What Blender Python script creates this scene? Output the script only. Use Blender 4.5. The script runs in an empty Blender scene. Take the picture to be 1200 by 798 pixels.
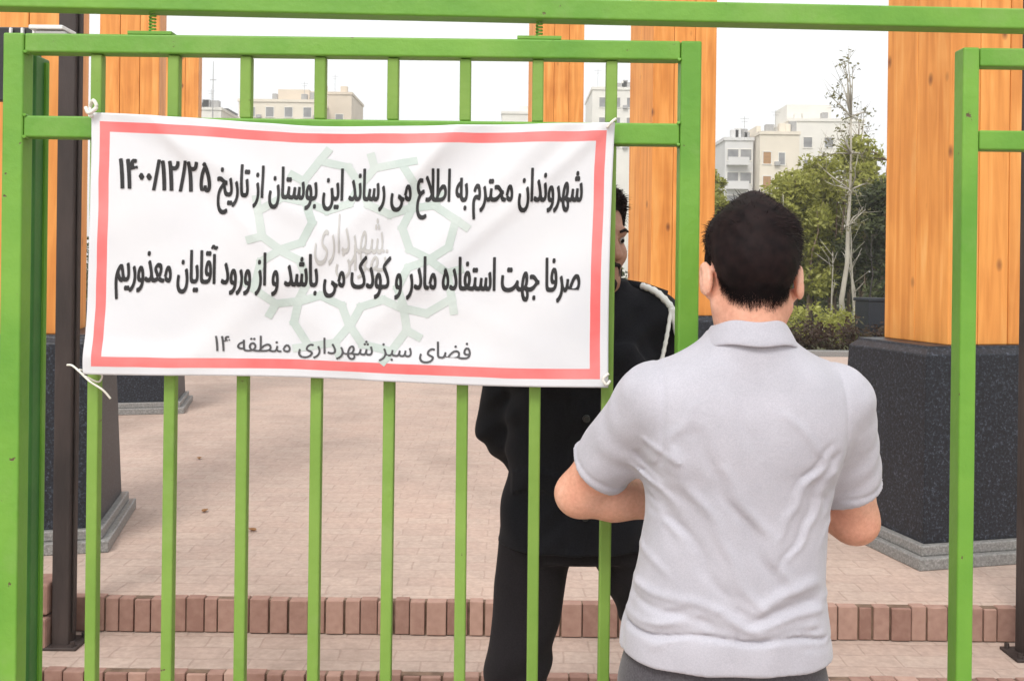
import bpy, bmesh, math, random
import numpy as np
from mathutils import Vector, Matrix, noise as mnoise
from mathutils.geometry import tessellate_polygon
R = math.radians
sc = bpy.context.scene
col = sc.collection

# ------------------------------------------------------------------ camera, sky, sun, exposure
cam_d = bpy.data.cameras.new('camera'); cam = bpy.data.objects.new('camera', cam_d); col.objects.link(cam)
cam_d.sensor_fit = 'HORIZONTAL'; cam_d.sensor_width = 36.0; cam_d.lens = 33.0
cam_d.shift_y = -85 / 1200.0
cam_d.clip_start = 0.05; cam_d.clip_end = 3000
cam.location = (0, 0, 1.6); cam.rotation_euler = (R(90), R(-0.7), 0)
sc.camera = cam

SUN_EL, SUN_AZ = R(52), R(200)          # azimuth measured clockwise from +Y: high behind the camera, a little to its left
world = bpy.data.worlds.new('World'); sc.world = world; world.use_nodes = True
wn = world.node_tree.nodes; wl = world.node_tree.links
bg = wn['Background']
sky = wn.new('ShaderNodeTexSky'); sky.sky_type = 'NISHITA'; sky.sun_disc = False
sky.sun_elevation = SUN_EL; sky.sun_rotation = SUN_AZ; sky.dust_density = 4.0; sky.air_density = 1.2
hs = wn.new('ShaderNodeHueSaturation'); hs.inputs['Saturation'].default_value = 0.22
mx = wn.new('ShaderNodeMix'); mx.data_type = 'RGBA'
mx.inputs[0].default_value = 0.55; mx.inputs[7].default_value = (8.4, 8.5, 8.6, 1)   # thin even overcast over the blue
wl.new(sky.outputs[0], hs.inputs['Color']); wl.new(hs.outputs[0], mx.inputs[6])
wl.new(mx.outputs[2], bg.inputs['Color']); bg.inputs['Strength'].default_value = 0.15
sun_d = bpy.data.lights.new('sun', 'SUN'); sun = bpy.data.objects.new('sun', sun_d); col.objects.link(sun)
sun_d.energy = 1.5; sun_d.angle = R(18); sun_d.color = (1.0, 0.955, 0.89)
sd = Vector((math.sin(SUN_AZ) * math.cos(SUN_EL), math.cos(SUN_AZ) * math.cos(SUN_EL), math.sin(SUN_EL)))
sun.rotation_euler = sd.to_track_quat('Z', 'Y').to_euler()
sc.view_settings.view_transform = 'Standard'; sc.view_settings.look = 'None'
sc.view_settings.exposure = 0.38; sc.view_settings.gamma = 1.0; sc.view_settings.use_curve_mapping = False
sc.render.engine = 'CYCLES'
sc.cycles.use_denoising = True
sc.cycles.max_bounces = 8

# ------------------------------------------------------------------ helpers
def link(o): col.objects.link(o); return o
def tag(o, label=None, cat=None, group=None, kind=None):
    if label: o['label'] = label
    if cat: o['category'] = cat
    if group: o['group'] = group
    if kind: o['kind'] = kind
    return o
def thing(name, label, cat, loc=(0, 0, 0), rz=0.0, group=None):
    o = link(bpy.data.objects.new(name, None)); o.location = loc; o.rotation_euler = (0, 0, rz)
    o.empty_display_size = 0.1
    return tag(o, label, cat, group)
def mesh_obj(name, verts, faces, mat, parent=None, smooth=False):
    me = bpy.data.meshes.new(name)
    me.from_pydata([tuple(v) for v in verts], [], [tuple(f) for f in faces]); me.update()
    if mat: me.materials.append(mat)
    if smooth:
        me.polygons.foreach_set('use_smooth', [True] * len(me.polygons))
    o = link(bpy.data.objects.new(name, me))
    if parent: o.parent = parent
    return o
def bm_obj(name, bm, mat, parent=None, smooth=False):
    me = bpy.data.meshes.new(name); bm.to_mesh(me); bm.free()
    if mat: me.materials.append(mat)
    if smooth: me.polygons.foreach_set('use_smooth', [True] * len(me.polygons))
    o = link(bpy.data.objects.new(name, me))
    if parent: o.parent = parent
    return o
def box(bm, lo, hi, bev=0.0, seg=2, tone=None, lay=None, M=None):
    cx = [(a + b) / 2 for a, b in zip(lo, hi)]; s = [b - a for a, b in zip(lo, hi)]
    r = bmesh.ops.create_cube(bm, size=1.0, matrix=Matrix.Translation(cx) @ Matrix.Diagonal((*s, 1)))
    vs = r['verts']
    if bev > 0:
        es = list({e for v in vs for e in v.link_edges})
        rb = bmesh.ops.bevel(bm, geom=es, offset=bev, segments=seg, affect='EDGES', profile=0.5)
        vs = list({v for f in rb['faces'] for v in f.verts} | {v for v in vs if v.is_valid})
    if M is not None: bmesh.ops.transform(bm, matrix=M, verts=vs)
    if lay is not None:
        for f in {f for v in vs for f in v.link_faces}:
            for l in f.loops: l[lay] = (tone, tone, tone, 1)
    return vs
def tube(bm, pts, r, n=8, cap=True):
    pts = [Vector(p) for p in pts]; rings = []
    rr = r if isinstance(r, (list, tuple)) else [r] * len(pts)
    up = Vector((0.13, 0.31, 0.94))
    for i, p in enumerate(pts):
        d = (pts[min(i + 1, len(pts) - 1)] - pts[max(i - 1, 0)]).normalized()
        a = d.cross(up)
        if a.length < 1e-3: a = d.cross(Vector((1, 0, 0)))
        a.normalize(); b = d.cross(a)
        rings.append([bm.verts.new(p + (a * math.cos(t) + b * math.sin(t)) * rr[i]) for t in [2 * math.pi * k / n for k in range(n)]])
    for q in range(len(rings) - 1):
        for k in range(n):
            bm.faces.new((rings[q][k], rings[q][(k + 1) % n], rings[q + 1][(k + 1) % n], rings[q + 1][k]))
    if cap:
        bm.faces.new(rings[0][::-1]); bm.faces.new(rings[-1])

# ------------------------------------------------------------------ materials
def newmat(name):
    m = bpy.data.materials.new(name); m.use_nodes = True
    nt = m.node_tree; return m, nt, nt.nodes['Principled BSDF']
def N(nt, t, **kw):
    n = nt.nodes.new(t)
    for k, v in kw.items(): setattr(n, k, v)
    return n
def ramp(nt, stops):
    n = nt.nodes.new('ShaderNodeValToRGB'); cr = n.color_ramp
    while len(cr.elements) < len(stops): cr.elements.new(0.5)
    for e, (p, c) in zip(cr.elements, stops):
        e.position = p; e.color = (*c, 1) if len(c) == 3 else c
    return n
def noisy(name, c1, c2, scale=8, rough=0.6, bump=0.0, bscale=None, detail=5, spec=0.5, stretch=None, rough2=None, sheen=0, metal=0, sss=0):
    """a surface whose own colour wanders between c1 and c2"""
    m, nt, b = newmat(name); L = nt.links.new
    tc = N(nt, 'ShaderNodeTexCoord'); mp = N(nt, 'ShaderNodeMapping')
    if stretch: mp.inputs['Scale'].default_value = stretch
    L(tc.outputs['Object'], mp.inputs[0])
    n1 = N(nt, 'ShaderNodeTexNoise'); n1.inputs['Scale'].default_value = scale; n1.inputs['Detail'].default_value = detail
    L(mp.outputs[0], n1.inputs['Vector'])
    rp = ramp(nt, [(0.32, c1), (0.68, c2)]); L(n1.outputs['Fac'], rp.inputs[0]); L(rp.outputs[0], b.inputs['Base Color'])
    b.inputs['Roughness'].default_value = rough; b.inputs['Specular IOR Level'].default_value = spec; b.inputs['Metallic'].default_value = metal
    if rough2 is not None:
        mr = N(nt, 'ShaderNodeMapRange'); mr.inputs[3].default_value = rough; mr.inputs[4].default_value = rough2
        L(n1.outputs['Fac'], mr.inputs[0]); L(mr.outputs[0], b.inputs['Roughness'])
    if bump:
        n2 = N(nt, 'ShaderNodeTexNoise'); n2.inputs['Scale'].default_value = bscale or scale * 6; n2.inputs['Detail'].default_value = 4
        L(mp.outputs[0], n2.inputs['Vector'])
        bp = N(nt, 'ShaderNodeBump'); bp.inputs['Strength'].default_value = bump; bp.inputs['Distance'].default_value = 0.01
        L(n2.outputs['Fac'], bp.inputs['Height']); L(bp.outputs[0], b.inputs['Normal'])
    if sheen: b.inputs['Sheen Weight'].default_value = sheen
    if sss:
        b.inputs['Subsurface Weight'].default_value = sss; b.inputs['Subsurface Radius'].default_value = (0.012, 0.005, 0.003); b.inputs['Subsurface Scale'].default_value = 1.0
    return m

def paint_mat(name, c1, c2, rough=0.42):
    """gloss paint over steel: uneven coats, dusty streaks, small chips showing rust"""
    m, nt, b = newmat(name); L = nt.links.new
    tc = N(nt, 'ShaderNodeTexCoord'); oi = N(nt, 'ShaderNodeObjectInfo'); sc_ = N(nt, 'ShaderNodeVectorMath', operation='SCALE'); sc_.inputs['Scale'].default_value = 17.0
    cm = N(nt, 'ShaderNodeCombineXYZ'); ad = N(nt, 'ShaderNodeVectorMath', operation='ADD')
    for i in range(3): L(oi.outputs['Random'], cm.inputs[i])
    L(cm.outputs[0], sc_.inputs[0]); L(tc.outputs['Object'], ad.inputs[0]); L(sc_.outputs[0], ad.inputs[1])
    def nz(scale, detail, rough_=0.5):
        n = N(nt, 'ShaderNodeTexNoise'); n.inputs['Scale'].default_value = scale; n.inputs['Detail'].default_value = detail; n.inputs['Roughness'].default_value = rough_
        L(ad.outputs[0], n.inputs['Vector']); return n
    n1 = nz(6, 6); rp = ramp(nt, [(0.3, c1), (0.7, c2)]); L(n1.outputs['Fac'], rp.inputs[0])
    n2 = nz(3.2, 8, 0.7); r2 = ramp(nt, [(0.54, (0, 0, 0)), (0.72, (1, 1, 1))]); L(n2.outputs['Fac'], r2.inputs[0])
    md = N(nt, 'ShaderNodeMix', data_type='RGBA'); mf = N(nt, 'ShaderNodeMath', operation='MULTIPLY'); mf.inputs[1].default_value = 0.30; L(r2.outputs[0], mf.inputs[0])
    L(mf.outputs[0], md.inputs[0]); L(rp.outputs[0], md.inputs[6]); md.inputs[7].default_value = (0.30, 0.38, 0.16, 1)
    n3 = nz(38, 4, 0.6); r3 = ramp(nt, [(0.705, (0, 0, 0)), (0.73, (1, 1, 1))]); L(n3.outputs['Fac'], r3.inputs[0])
    mc = N(nt, 'ShaderNodeMix', data_type='RGBA'); L(r3.outputs[0], mc.inputs[0]); L(md.outputs[2], mc.inputs[6]); mc.inputs[7].default_value = (0.11, 0.07, 0.035, 1)
    L(mc.outputs[2], b.inputs['Base Color'])
    mr = N(nt, 'ShaderNodeMapRange'); mr.inputs[3].default_value = rough - 0.08; mr.inputs[4].default_value = rough + 0.25; L(n2.outputs['Fac'], mr.inputs[0]); L(mr.outputs[0], b.inputs['Roughness'])
    n4 = nz(55, 3); bp = N(nt, 'ShaderNodeBump'); bp.inputs['Strength'].default_value = 0.22; bp.inputs['Distance'].default_value = 0.006; L(n4.outputs['Fac'], bp.inputs['Height'])
    b2 = N(nt, 'ShaderNodeBump'); b2.invert = True; b2.inputs['Strength'].default_value = 0.5; b2.inputs['Distance'].default_value = 0.002; L(r3.outputs[0], b2.inputs['Height']); L(bp.outputs[0], b2.inputs['Normal']); L(b2.outputs[0], b.inputs['Normal'])
    return m
M_green = paint_mat('green_paint', (0.105, 0.29, 0.026), (0.165, 0.37, 0.042))
M_bar = paint_mat('yellowish_green_paint', (0.150, 0.285, 0.038), (0.205, 0.35, 0.060), 0.5)
M_green_d = noisy('dark_green_paint', (0.035, 0.15, 0.03), (0.06, 0.21, 0.04), scale=6, rough=0.5, bump=0.12, bscale=60)
M_rust = noisy('brown_painted_steel', (0.018, 0.012, 0.011), (0.050, 0.034, 0.030), scale=9, rough=0.6, bump=0.3, stretch=(1, 1, 0.25))
M_black = noisy('black_metal', (0.010, 0.010, 0.011), (0.022, 0.022, 0.024), scale=10, rough=0.45)
M_white = noisy('white_paint', (0.72, 0.72, 0.70), (0.8, 0.8, 0.79), scale=6, rough=0.5)
M_greym = noisy('grey_sheet_metal', (0.30, 0.29, 0.28), (0.42, 0.41, 0.40), scale=7, rough=0.5)
M_string = noisy('white_string', (0.66, 0.64, 0.56), (0.8, 0.78, 0.72), scale=60, rough=0.9)

def timber_mat():
    m, nt, b = newmat('orange_timber'); L = nt.links.new
    tc = N(nt, 'ShaderNodeTexCoord')
    oi = N(nt, 'ShaderNodeObjectInfo'); ad = N(nt, 'ShaderNodeVectorMath', operation='ADD')
    sc_ = N(nt, 'ShaderNodeVectorMath', operation='SCALE'); sc_.inputs['Scale'].default_value = 13.0
    cmb = N(nt, 'ShaderNodeCombineXYZ')
    for i in range(3): L(oi.outputs['Random'], cmb.inputs[i])
    L(cmb.outputs[0], sc_.inputs[0]); L(tc.outputs['Object'], ad.inputs[0]); L(sc_.outputs[0], ad.inputs[1])
    at = N(nt, 'ShaderNodeAttribute', attribute_name='tone')
    ofs = N(nt, 'ShaderNodeVectorMath', operation='ADD'); sc2 = N(nt, 'ShaderNodeVectorMath', operation='SCALE'); sc2.inputs['Scale'].default_value = 7.0
    L(at.outputs['Color'], sc2.inputs[0]); L(ad.outputs[0], ofs.inputs[0]); L(sc2.outputs[0], ofs.inputs[1])
    mp = N(nt, 'ShaderNodeMapping'); mp.inputs['Scale'].default_value = (1, 1, 0.07); L(ofs.outputs[0], mp.inputs[0])
    n1 = N(nt, 'ShaderNodeTexNoise'); n1.inputs['Scale'].default_value = 22; n1.inputs['Detail'].default_value = 7; n1.inputs['Distortion'].default_value = 0.6
    L(mp.outputs[0], n1.inputs['Vector'])
    rp = ramp(nt, [(0.28, (0.66, 0.235, 0.040)), (0.55, (0.86, 0.36, 0.080)), (0.78, (0.94, 0.48, 0.145))]); L(n1.outputs['Fac'], rp.inputs[0])
    # board tone
    mr = N(nt, 'ShaderNodeMapRange'); mr.inputs[3].default_value = 0.88; mr.inputs[4].default_value = 1.16; L(at.outputs['Fac'], mr.inputs[0])
    mul = N(nt, 'ShaderNodeMix', data_type='RGBA', blend_type='MULTIPLY'); mul.inputs[0].default_value = 1.0
    L(rp.outputs[0], mul.inputs[6]); L(mr.outputs[0], mul.inputs[7])
    # knots
    mpk = N(nt, 'ShaderNodeMapping'); mpk.inputs['Scale'].default_value = (3.4, 3.4, 1.9); L(ofs.outputs[0], mpk.inputs[0])
    vo = N(nt, 'ShaderNodeTexVoronoi'); vo.inputs['Scale'].default_value = 1.7; L(mpk.outputs[0], vo.inputs['Vector'])
    rk = ramp(nt, [(0.03, (1, 1, 1)), (0.13, (0, 0, 0))]); L(vo.outputs['Distance'], rk.inputs[0])
    mk = N(nt, 'ShaderNodeMix', data_type='RGBA'); mk.inputs[7].default_value = (0.20, 0.062, 0.016, 1)
    L(rk.outputs[0], mk.inputs[0]); L(mul.outputs[2], mk.inputs[6])
    # blotchy weathering
    n3 = N(nt, 'ShaderNodeTexNoise'); n3.inputs['Scale'].default_value = 2.2; n3.inputs['Detail'].default_value = 3; L(ofs.outputs[0], n3.inputs['Vector'])
    r3 = ramp(nt, [(0.30, (0.84, 0.76, 0.66)), (0.50, (0.98, 0.96, 0.93)), (0.70, (1.06, 1.08, 1.10))]); L(n3.outputs['Fac'], r3.inputs[0])
    mw = N(nt, 'ShaderNodeMix', data_type='RGBA', blend_type='MULTIPLY'); mw.inputs[0].default_value = 1.0
    L(mk.outputs[2], mw.inputs[6]); L(r3.outputs[0], mw.inputs[7]); L(mw.outputs[2], b.inputs['Base Color'])
    b.inputs['Roughness'].default_value = 0.55
    bp = N(nt, 'ShaderNodeBump'); bp.inputs['Strength'].default_value = 0.15; bp.inputs['Distance'].default_value = 0.01
    L(n1.outputs['Fac'], bp.inputs['Height']); L(bp.outputs[0], b.inputs['Normal'])
    return m
M_timber = timber_mat()

def granite_mat(name, c1, c2, c3):
    m, nt, b = newmat(name); L = nt.links.new
    tc = N(nt, 'ShaderNodeTexCoord')
    v = N(nt, 'ShaderNodeTexNoise'); v.inputs['Scale'].default_value = 85; v.inputs['Detail'].default_value = 6; v.inputs['Roughness'].default_value = 0.75
    L(tc.outputs['Object'], v.inputs['Vector'])
    rp = ramp(nt, [(0.40, c1), (0.55, c2), (0.68, c3)]); L(v.outputs['Fac'], rp.inputs[0]); L(rp.outputs[0], b.inputs['Base Color'])
    b.inputs['Roughness'].default_value = 0.42; b.inputs['Specular IOR Level'].default_value = 0.35
    return m
M_granite = granite_mat('dark_granite', (0.006, 0.0065, 0.009), (0.016, 0.019, 0.027), (0.095, 0.11, 0.145))
M_granite2 = granite_mat('grey_stone', (0.16, 0.155, 0.15), (0.24, 0.235, 0.225), (0.36, 0.35, 0.34))

def paving_mat(name, c1, c2, cm, bw=0.21, bh=0.105):
    m, nt, b = newmat(name); L = nt.links.new
    tc = N(nt, 'ShaderNodeTexCoord')
    # wobble the joints slightly
    nz = N(nt, 'ShaderNodeTexNoise'); nz.inputs['Scale'].default_value = 9; L(tc.outputs['Object'], nz.inputs['Vector'])
    sb = N(nt, 'ShaderNodeVectorMath', operation='SUBTRACT'); sb.inputs[1].default_value = (0.5, 0.5, 0.5); L(nz.outputs['Color'], sb.inputs[0])
    ss = N(nt, 'ShaderNodeVectorMath', operation='SCALE'); ss.inputs['Scale'].default_value = 0.022; L(sb.outputs[0], ss.inputs[0])
    ad = N(nt, 'ShaderNodeVectorMath', operation='ADD'); L(tc.outputs['Object'], ad.inputs[0]); L(ss.outputs[0], ad.inputs[1])
    br = N(nt, 'ShaderNodeTexBrick'); br.inputs['Scale'].default_value = 1.0
    br.inputs['Brick Width'].default_value = bw; br.inputs['Row Height'].default_value = bh; br.inputs['Mortar Size'].default_value = 0.005
    br.inputs['Mortar Smooth'].default_value = 0.6; br.inputs['Bias'].default_value = 0.0
    br.inputs['Color1'].default_value = (*c1, 1); br.inputs['Color2'].default_value = (*c2, 1); br.inputs['Mortar'].default_value = (*cm, 1)
    L(ad.outputs[0], br.inputs['Vector'])
    n2 = N(nt, 'ShaderNodeTexNoise'); n2.inputs['Scale'].default_value = 1.3; n2.inputs['Detail'].default_value = 8; n2.inputs['Roughness'].default_value = 0.65
    L(tc.outputs['Object'], n2.inputs['Vector'])
    r2 = ramp(nt, [(0.30, (0.76, 0.75, 0.74)), (0.48, (0.98, 0.98, 0.98)), (0.72, (1.13, 1.10, 1.08))]); L(n2.outputs['Fac'], r2.inputs[0])
    mu = N(nt, 'ShaderNodeMix', data_type='RGBA', blend_type='MULTIPLY'); mu.inputs[0].default_value = 1.0
    L(br.outputs['Color'], mu.inputs[6]); L(r2.outputs[0], mu.inputs[7])
    n3 = N(nt, 'ShaderNodeTexNoise'); n3.inputs['Scale'].default_value = 45; n3.inputs['Detail'].default_value = 5; L(tc.outputs['Object'], n3.inputs['Vector'])
    r3 = ramp(nt, [(0.3, (0.84, 0.83, 0.82)), (0.7, (1.10, 1.10, 1.10))]); L(n3.outputs['Fac'], r3.inputs[0])
    m3 = N(nt, 'ShaderNodeMix', data_type='RGBA', blend_type='MULTIPLY'); m3.inputs[0].default_value = 0.8
    L(mu.outputs[2], m3.inputs[6]); L(r3.outputs[0], m3.inputs[7]); L(m3.outputs[2], b.inputs['Base Color'])
    b.inputs['Roughness'].default_value = 0.85
    bp = N(nt, 'ShaderNodeBump'); bp.inputs['Strength'].default_value = 0.35; bp.inputs['Distance'].default_value = 0.006
    ma = N(nt, 'ShaderNodeMath', operation='SUBTRACT'); L(n3.outputs['Fac'], ma.inputs[0]); L(br.outputs['Fac'], ma.inputs[1])
    L(ma.outputs[0], bp.inputs['Height']); L(bp.outputs[0], b.inputs['Normal'])
    return m
M_pave = paving_mat('pale_pink_paving', (0.43, 0.322, 0.27), (0.45, 0.35, 0.295), (0.385, 0.288, 0.24))
M_asph = noisy('worn_pavement', (0.20, 0.17, 0.15), (0.28, 0.25, 0.22), scale=6, rough=0.9, bump=0.3)
M_soil = noisy('park_soil', (0.08, 0.07, 0.035), (0.10, 0.12, 0.045), scale=1.2, rough=0.95, bump=0.3)

def toned_mat(name, stops, rough=0.85, nscale=30, bump=0.35):
    """bricks: every brick has its own tone, with speckle"""
    m, nt, b = newmat(name); L = nt.links.new
    at = N(nt, 'ShaderNodeAttribute', attribute_name='tone'); tc = N(nt, 'ShaderNodeTexCoord')
    n1 = N(nt, 'ShaderNodeTexNoise'); n1.inputs['Scale'].default_value = nscale; n1.inputs['Detail'].default_value = 6; L(tc.outputs['Object'], n1.inputs['Vector'])
    ma = N(nt, 'ShaderNodeMath', operation='MULTIPLY_ADD'); ma.inputs[1].default_value = 0.5; L(n1.outputs['Fac'], ma.inputs[0])
    mb = N(nt, 'ShaderNodeMath', operation='SUBTRACT'); mb.inputs[1].default_value = 0.25; L(at.outputs['Fac'], mb.inputs[0]); L(mb.outputs[0], ma.inputs[2])
    rp = ramp(nt, stops); L(ma.outputs[0], rp.inputs[0]); L(rp.outputs[0], b.inputs['Base Color'])
    b.inputs['Roughness'].default_value = rough
    bp = N(nt, 'ShaderNodeBump'); bp.inputs['Strength'].default_value = bump; bp.inputs['Distance'].default_value = 0.006
    L(n1.outputs['Fac'], bp.inputs['Height']); L(bp.outputs[0], b.inputs['Normal'])
    return m
M_brick = toned_mat('soldier_brick', [(0.0, (0.24, 0.13, 0.10)), (0.5, (0.42, 0.265, 0.21)), (1.0, (0.52, 0.38, 0.31))])
M_mortar = noisy('brown_mortar', (0.11, 0.068, 0.045), (0.22, 0.145, 0.10), scale=20, rough=0.95, bump=0.3)

def fabric_mat(name, c1, c2, scale=900, rough=0.9, bump=0.12, sheen=0.2, big=(0.94, 1.05)):
    m, nt, b = newmat(name); L = nt.links.new
    tc = N(nt, 'ShaderNodeTexCoord')
    n1 = N(nt, 'ShaderNodeTexNoise'); n1.inputs['Scale'].default_value = scale * 0.35; n1.inputs['Detail'].default_value = 3
    L(tc.outputs['Object'], n1.inputs['Vector'])
    rp = ramp(nt, [(0.36, c1), (0.64, c2)]); L(n1.outputs['Fac'], rp.inputs[0])
    n2 = N(nt, 'ShaderNodeTexNoise'); n2.inputs['Scale'].default_value = 14; n2.inputs['Detail'].default_value = 6; L(tc.outputs['Object'], n2.inputs['Vector'])
    mr = N(nt, 'ShaderNodeMapRange'); mr.inputs[1].default_value = 0.3; mr.inputs[2].default_value = 0.7; mr.inputs[3].default_value = big[0]; mr.inputs[4].default_value = big[1]
    L(n2.outputs['Fac'], mr.inputs[0])
    mu = N(nt, 'ShaderNodeMix', data_type='RGBA', blend_type='MULTIPLY'); mu.inputs[0].default_value = 1.0
    L(rp.outputs[0], mu.inputs[6]); L(mr.outputs[0], mu.inputs[7]); L(mu.outputs[2], b.inputs['Base Color'])
    b.inputs['Roughness'].default_value = rough; b.inputs['Sheen Weight'].default_value = sheen; b.inputs['Specular IOR Level'].default_value = 0.25
    bp = N(nt, 'ShaderNodeBump'); bp.inputs['Strength'].default_value = bump; bp.inputs['Distance'].default_value = 0.002
    n3 = N(nt, 'ShaderNodeTexNoise'); n3.inputs['Scale'].default_value = 60; n3.inputs['Detail'].default_value = 8; L(tc.outputs['Object'], n3.inputs['Vector'])
    L(n3.outputs['Fac'], bp.inputs['Height']); L(bp.outputs[0], b.inputs['Normal'])
    return m
M_polo = fabric_mat('heather_grey_cotton', (0.40, 0.395, 0.445), (0.455, 0.447, 0.495), bump=0.5, scale=1300, big=(0.93, 1.05))
M_trouser = fabric_mat('grey_trouser_cloth', (0.055, 0.05, 0.058), (0.085, 0.08, 0.09))
M_uniform = fabric_mat('black_uniform_cloth', (0.0035, 0.0035, 0.006), (0.008, 0.008, 0.012), sheen=0.03)
M_unitrous = fabric_mat('dark_uniform_trouser_cloth', (0.009, 0.007, 0.009), (0.015, 0.012, 0.0145), sheen=0.02)
def skin_mat(name, c1, c2, c3):
    m, nt, b = newmat(name); L = nt.links.new
    tc = N(nt, 'ShaderNodeTexCoord')
    def nz(s, d):
        n = N(nt, 'ShaderNodeTexNoise'); n.inputs['Scale'].default_value = s; n.inputs['Detail'].default_value = d; L(tc.outputs['Object'], n.inputs['Vector']); return n
    n1 = nz(9, 5); rp = ramp(nt, [(0.3, c1), (0.5, c2), (0.7, c3)]); L(n1.outputs['Fac'], rp.inputs[0])
    n2 = nz(130, 4); r2 = ramp(nt, [(0.3, (0.90, 0.86, 0.84)), (0.7, (1.05, 1.05, 1.05))]); L(n2.outputs['Fac'], r2.inputs[0])
    mu = N(nt, 'ShaderNodeMix', data_type='RGBA', blend_type='MULTIPLY'); mu.inputs[0].default_value = 1; L(rp.outputs[0], mu.inputs[6]); L(r2.outputs[0], mu.inputs[7]); L(mu.outputs[2], b.inputs['Base Color'])
    b.inputs['Roughness'].default_value = 0.5; b.inputs['Subsurface Weight'].default_value = 0.12; b.inputs['Subsurface Radius'].default_value = (0.012, 0.005, 0.003); b.inputs['Subsurface Scale'].default_value = 1.0
    n3 = nz(260, 3); bp = N(nt, 'ShaderNodeBump'); bp.inputs['Strength'].default_value = 0.25; bp.inputs['Distance'].default_value = 0.002; L(n3.outputs['Fac'], bp.inputs['Height']); L(bp.outputs[0], b.inputs['Normal'])
    return m
M_skin = skin_mat('skin', (0.62, 0.275, 0.185), (0.71, 0.375, 0.265), (0.78, 0.48, 0.365))
M_skin2 = skin_mat('tanned_skin', (0.30, 0.14, 0.09), (0.38, 0.20, 0.135), (0.45, 0.25, 0.18))
M_hair = noisy('dark_hair', (0.006, 0.0035, 0.004), (0.017, 0.009, 0.009), scale=60, rough=0.62, spec=0.10)
M_shoe = noisy('black_leather', (0.012, 0.012, 0.012), (0.02, 0.02, 0.02), scale=20, rough=0.4)
M_eye = noisy('eye_white', (0.30, 0.27, 0.25), (0.36, 0.33, 0.31), scale=10, rough=0.2)
M_ink = noisy('black_print', (0.008, 0.008, 0.009), (0.018, 0.018, 0.02), scale=30, rough=0.6)
M_ink2 = noisy('dark_grey_print', (0.055, 0.055, 0.06), (0.085, 0.085, 0.09), scale=30, rough=0.6)
M_emblem = noisy('faint_grey_green_print', (0.45, 0.535, 0.505), (0.56, 0.625, 0.60), scale=9, rough=0.7)
M_emtext = noisy('faint_grey_print', (0.42, 0.42, 0.41), (0.52, 0.52, 0.51), scale=18, rough=0.7)

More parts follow.
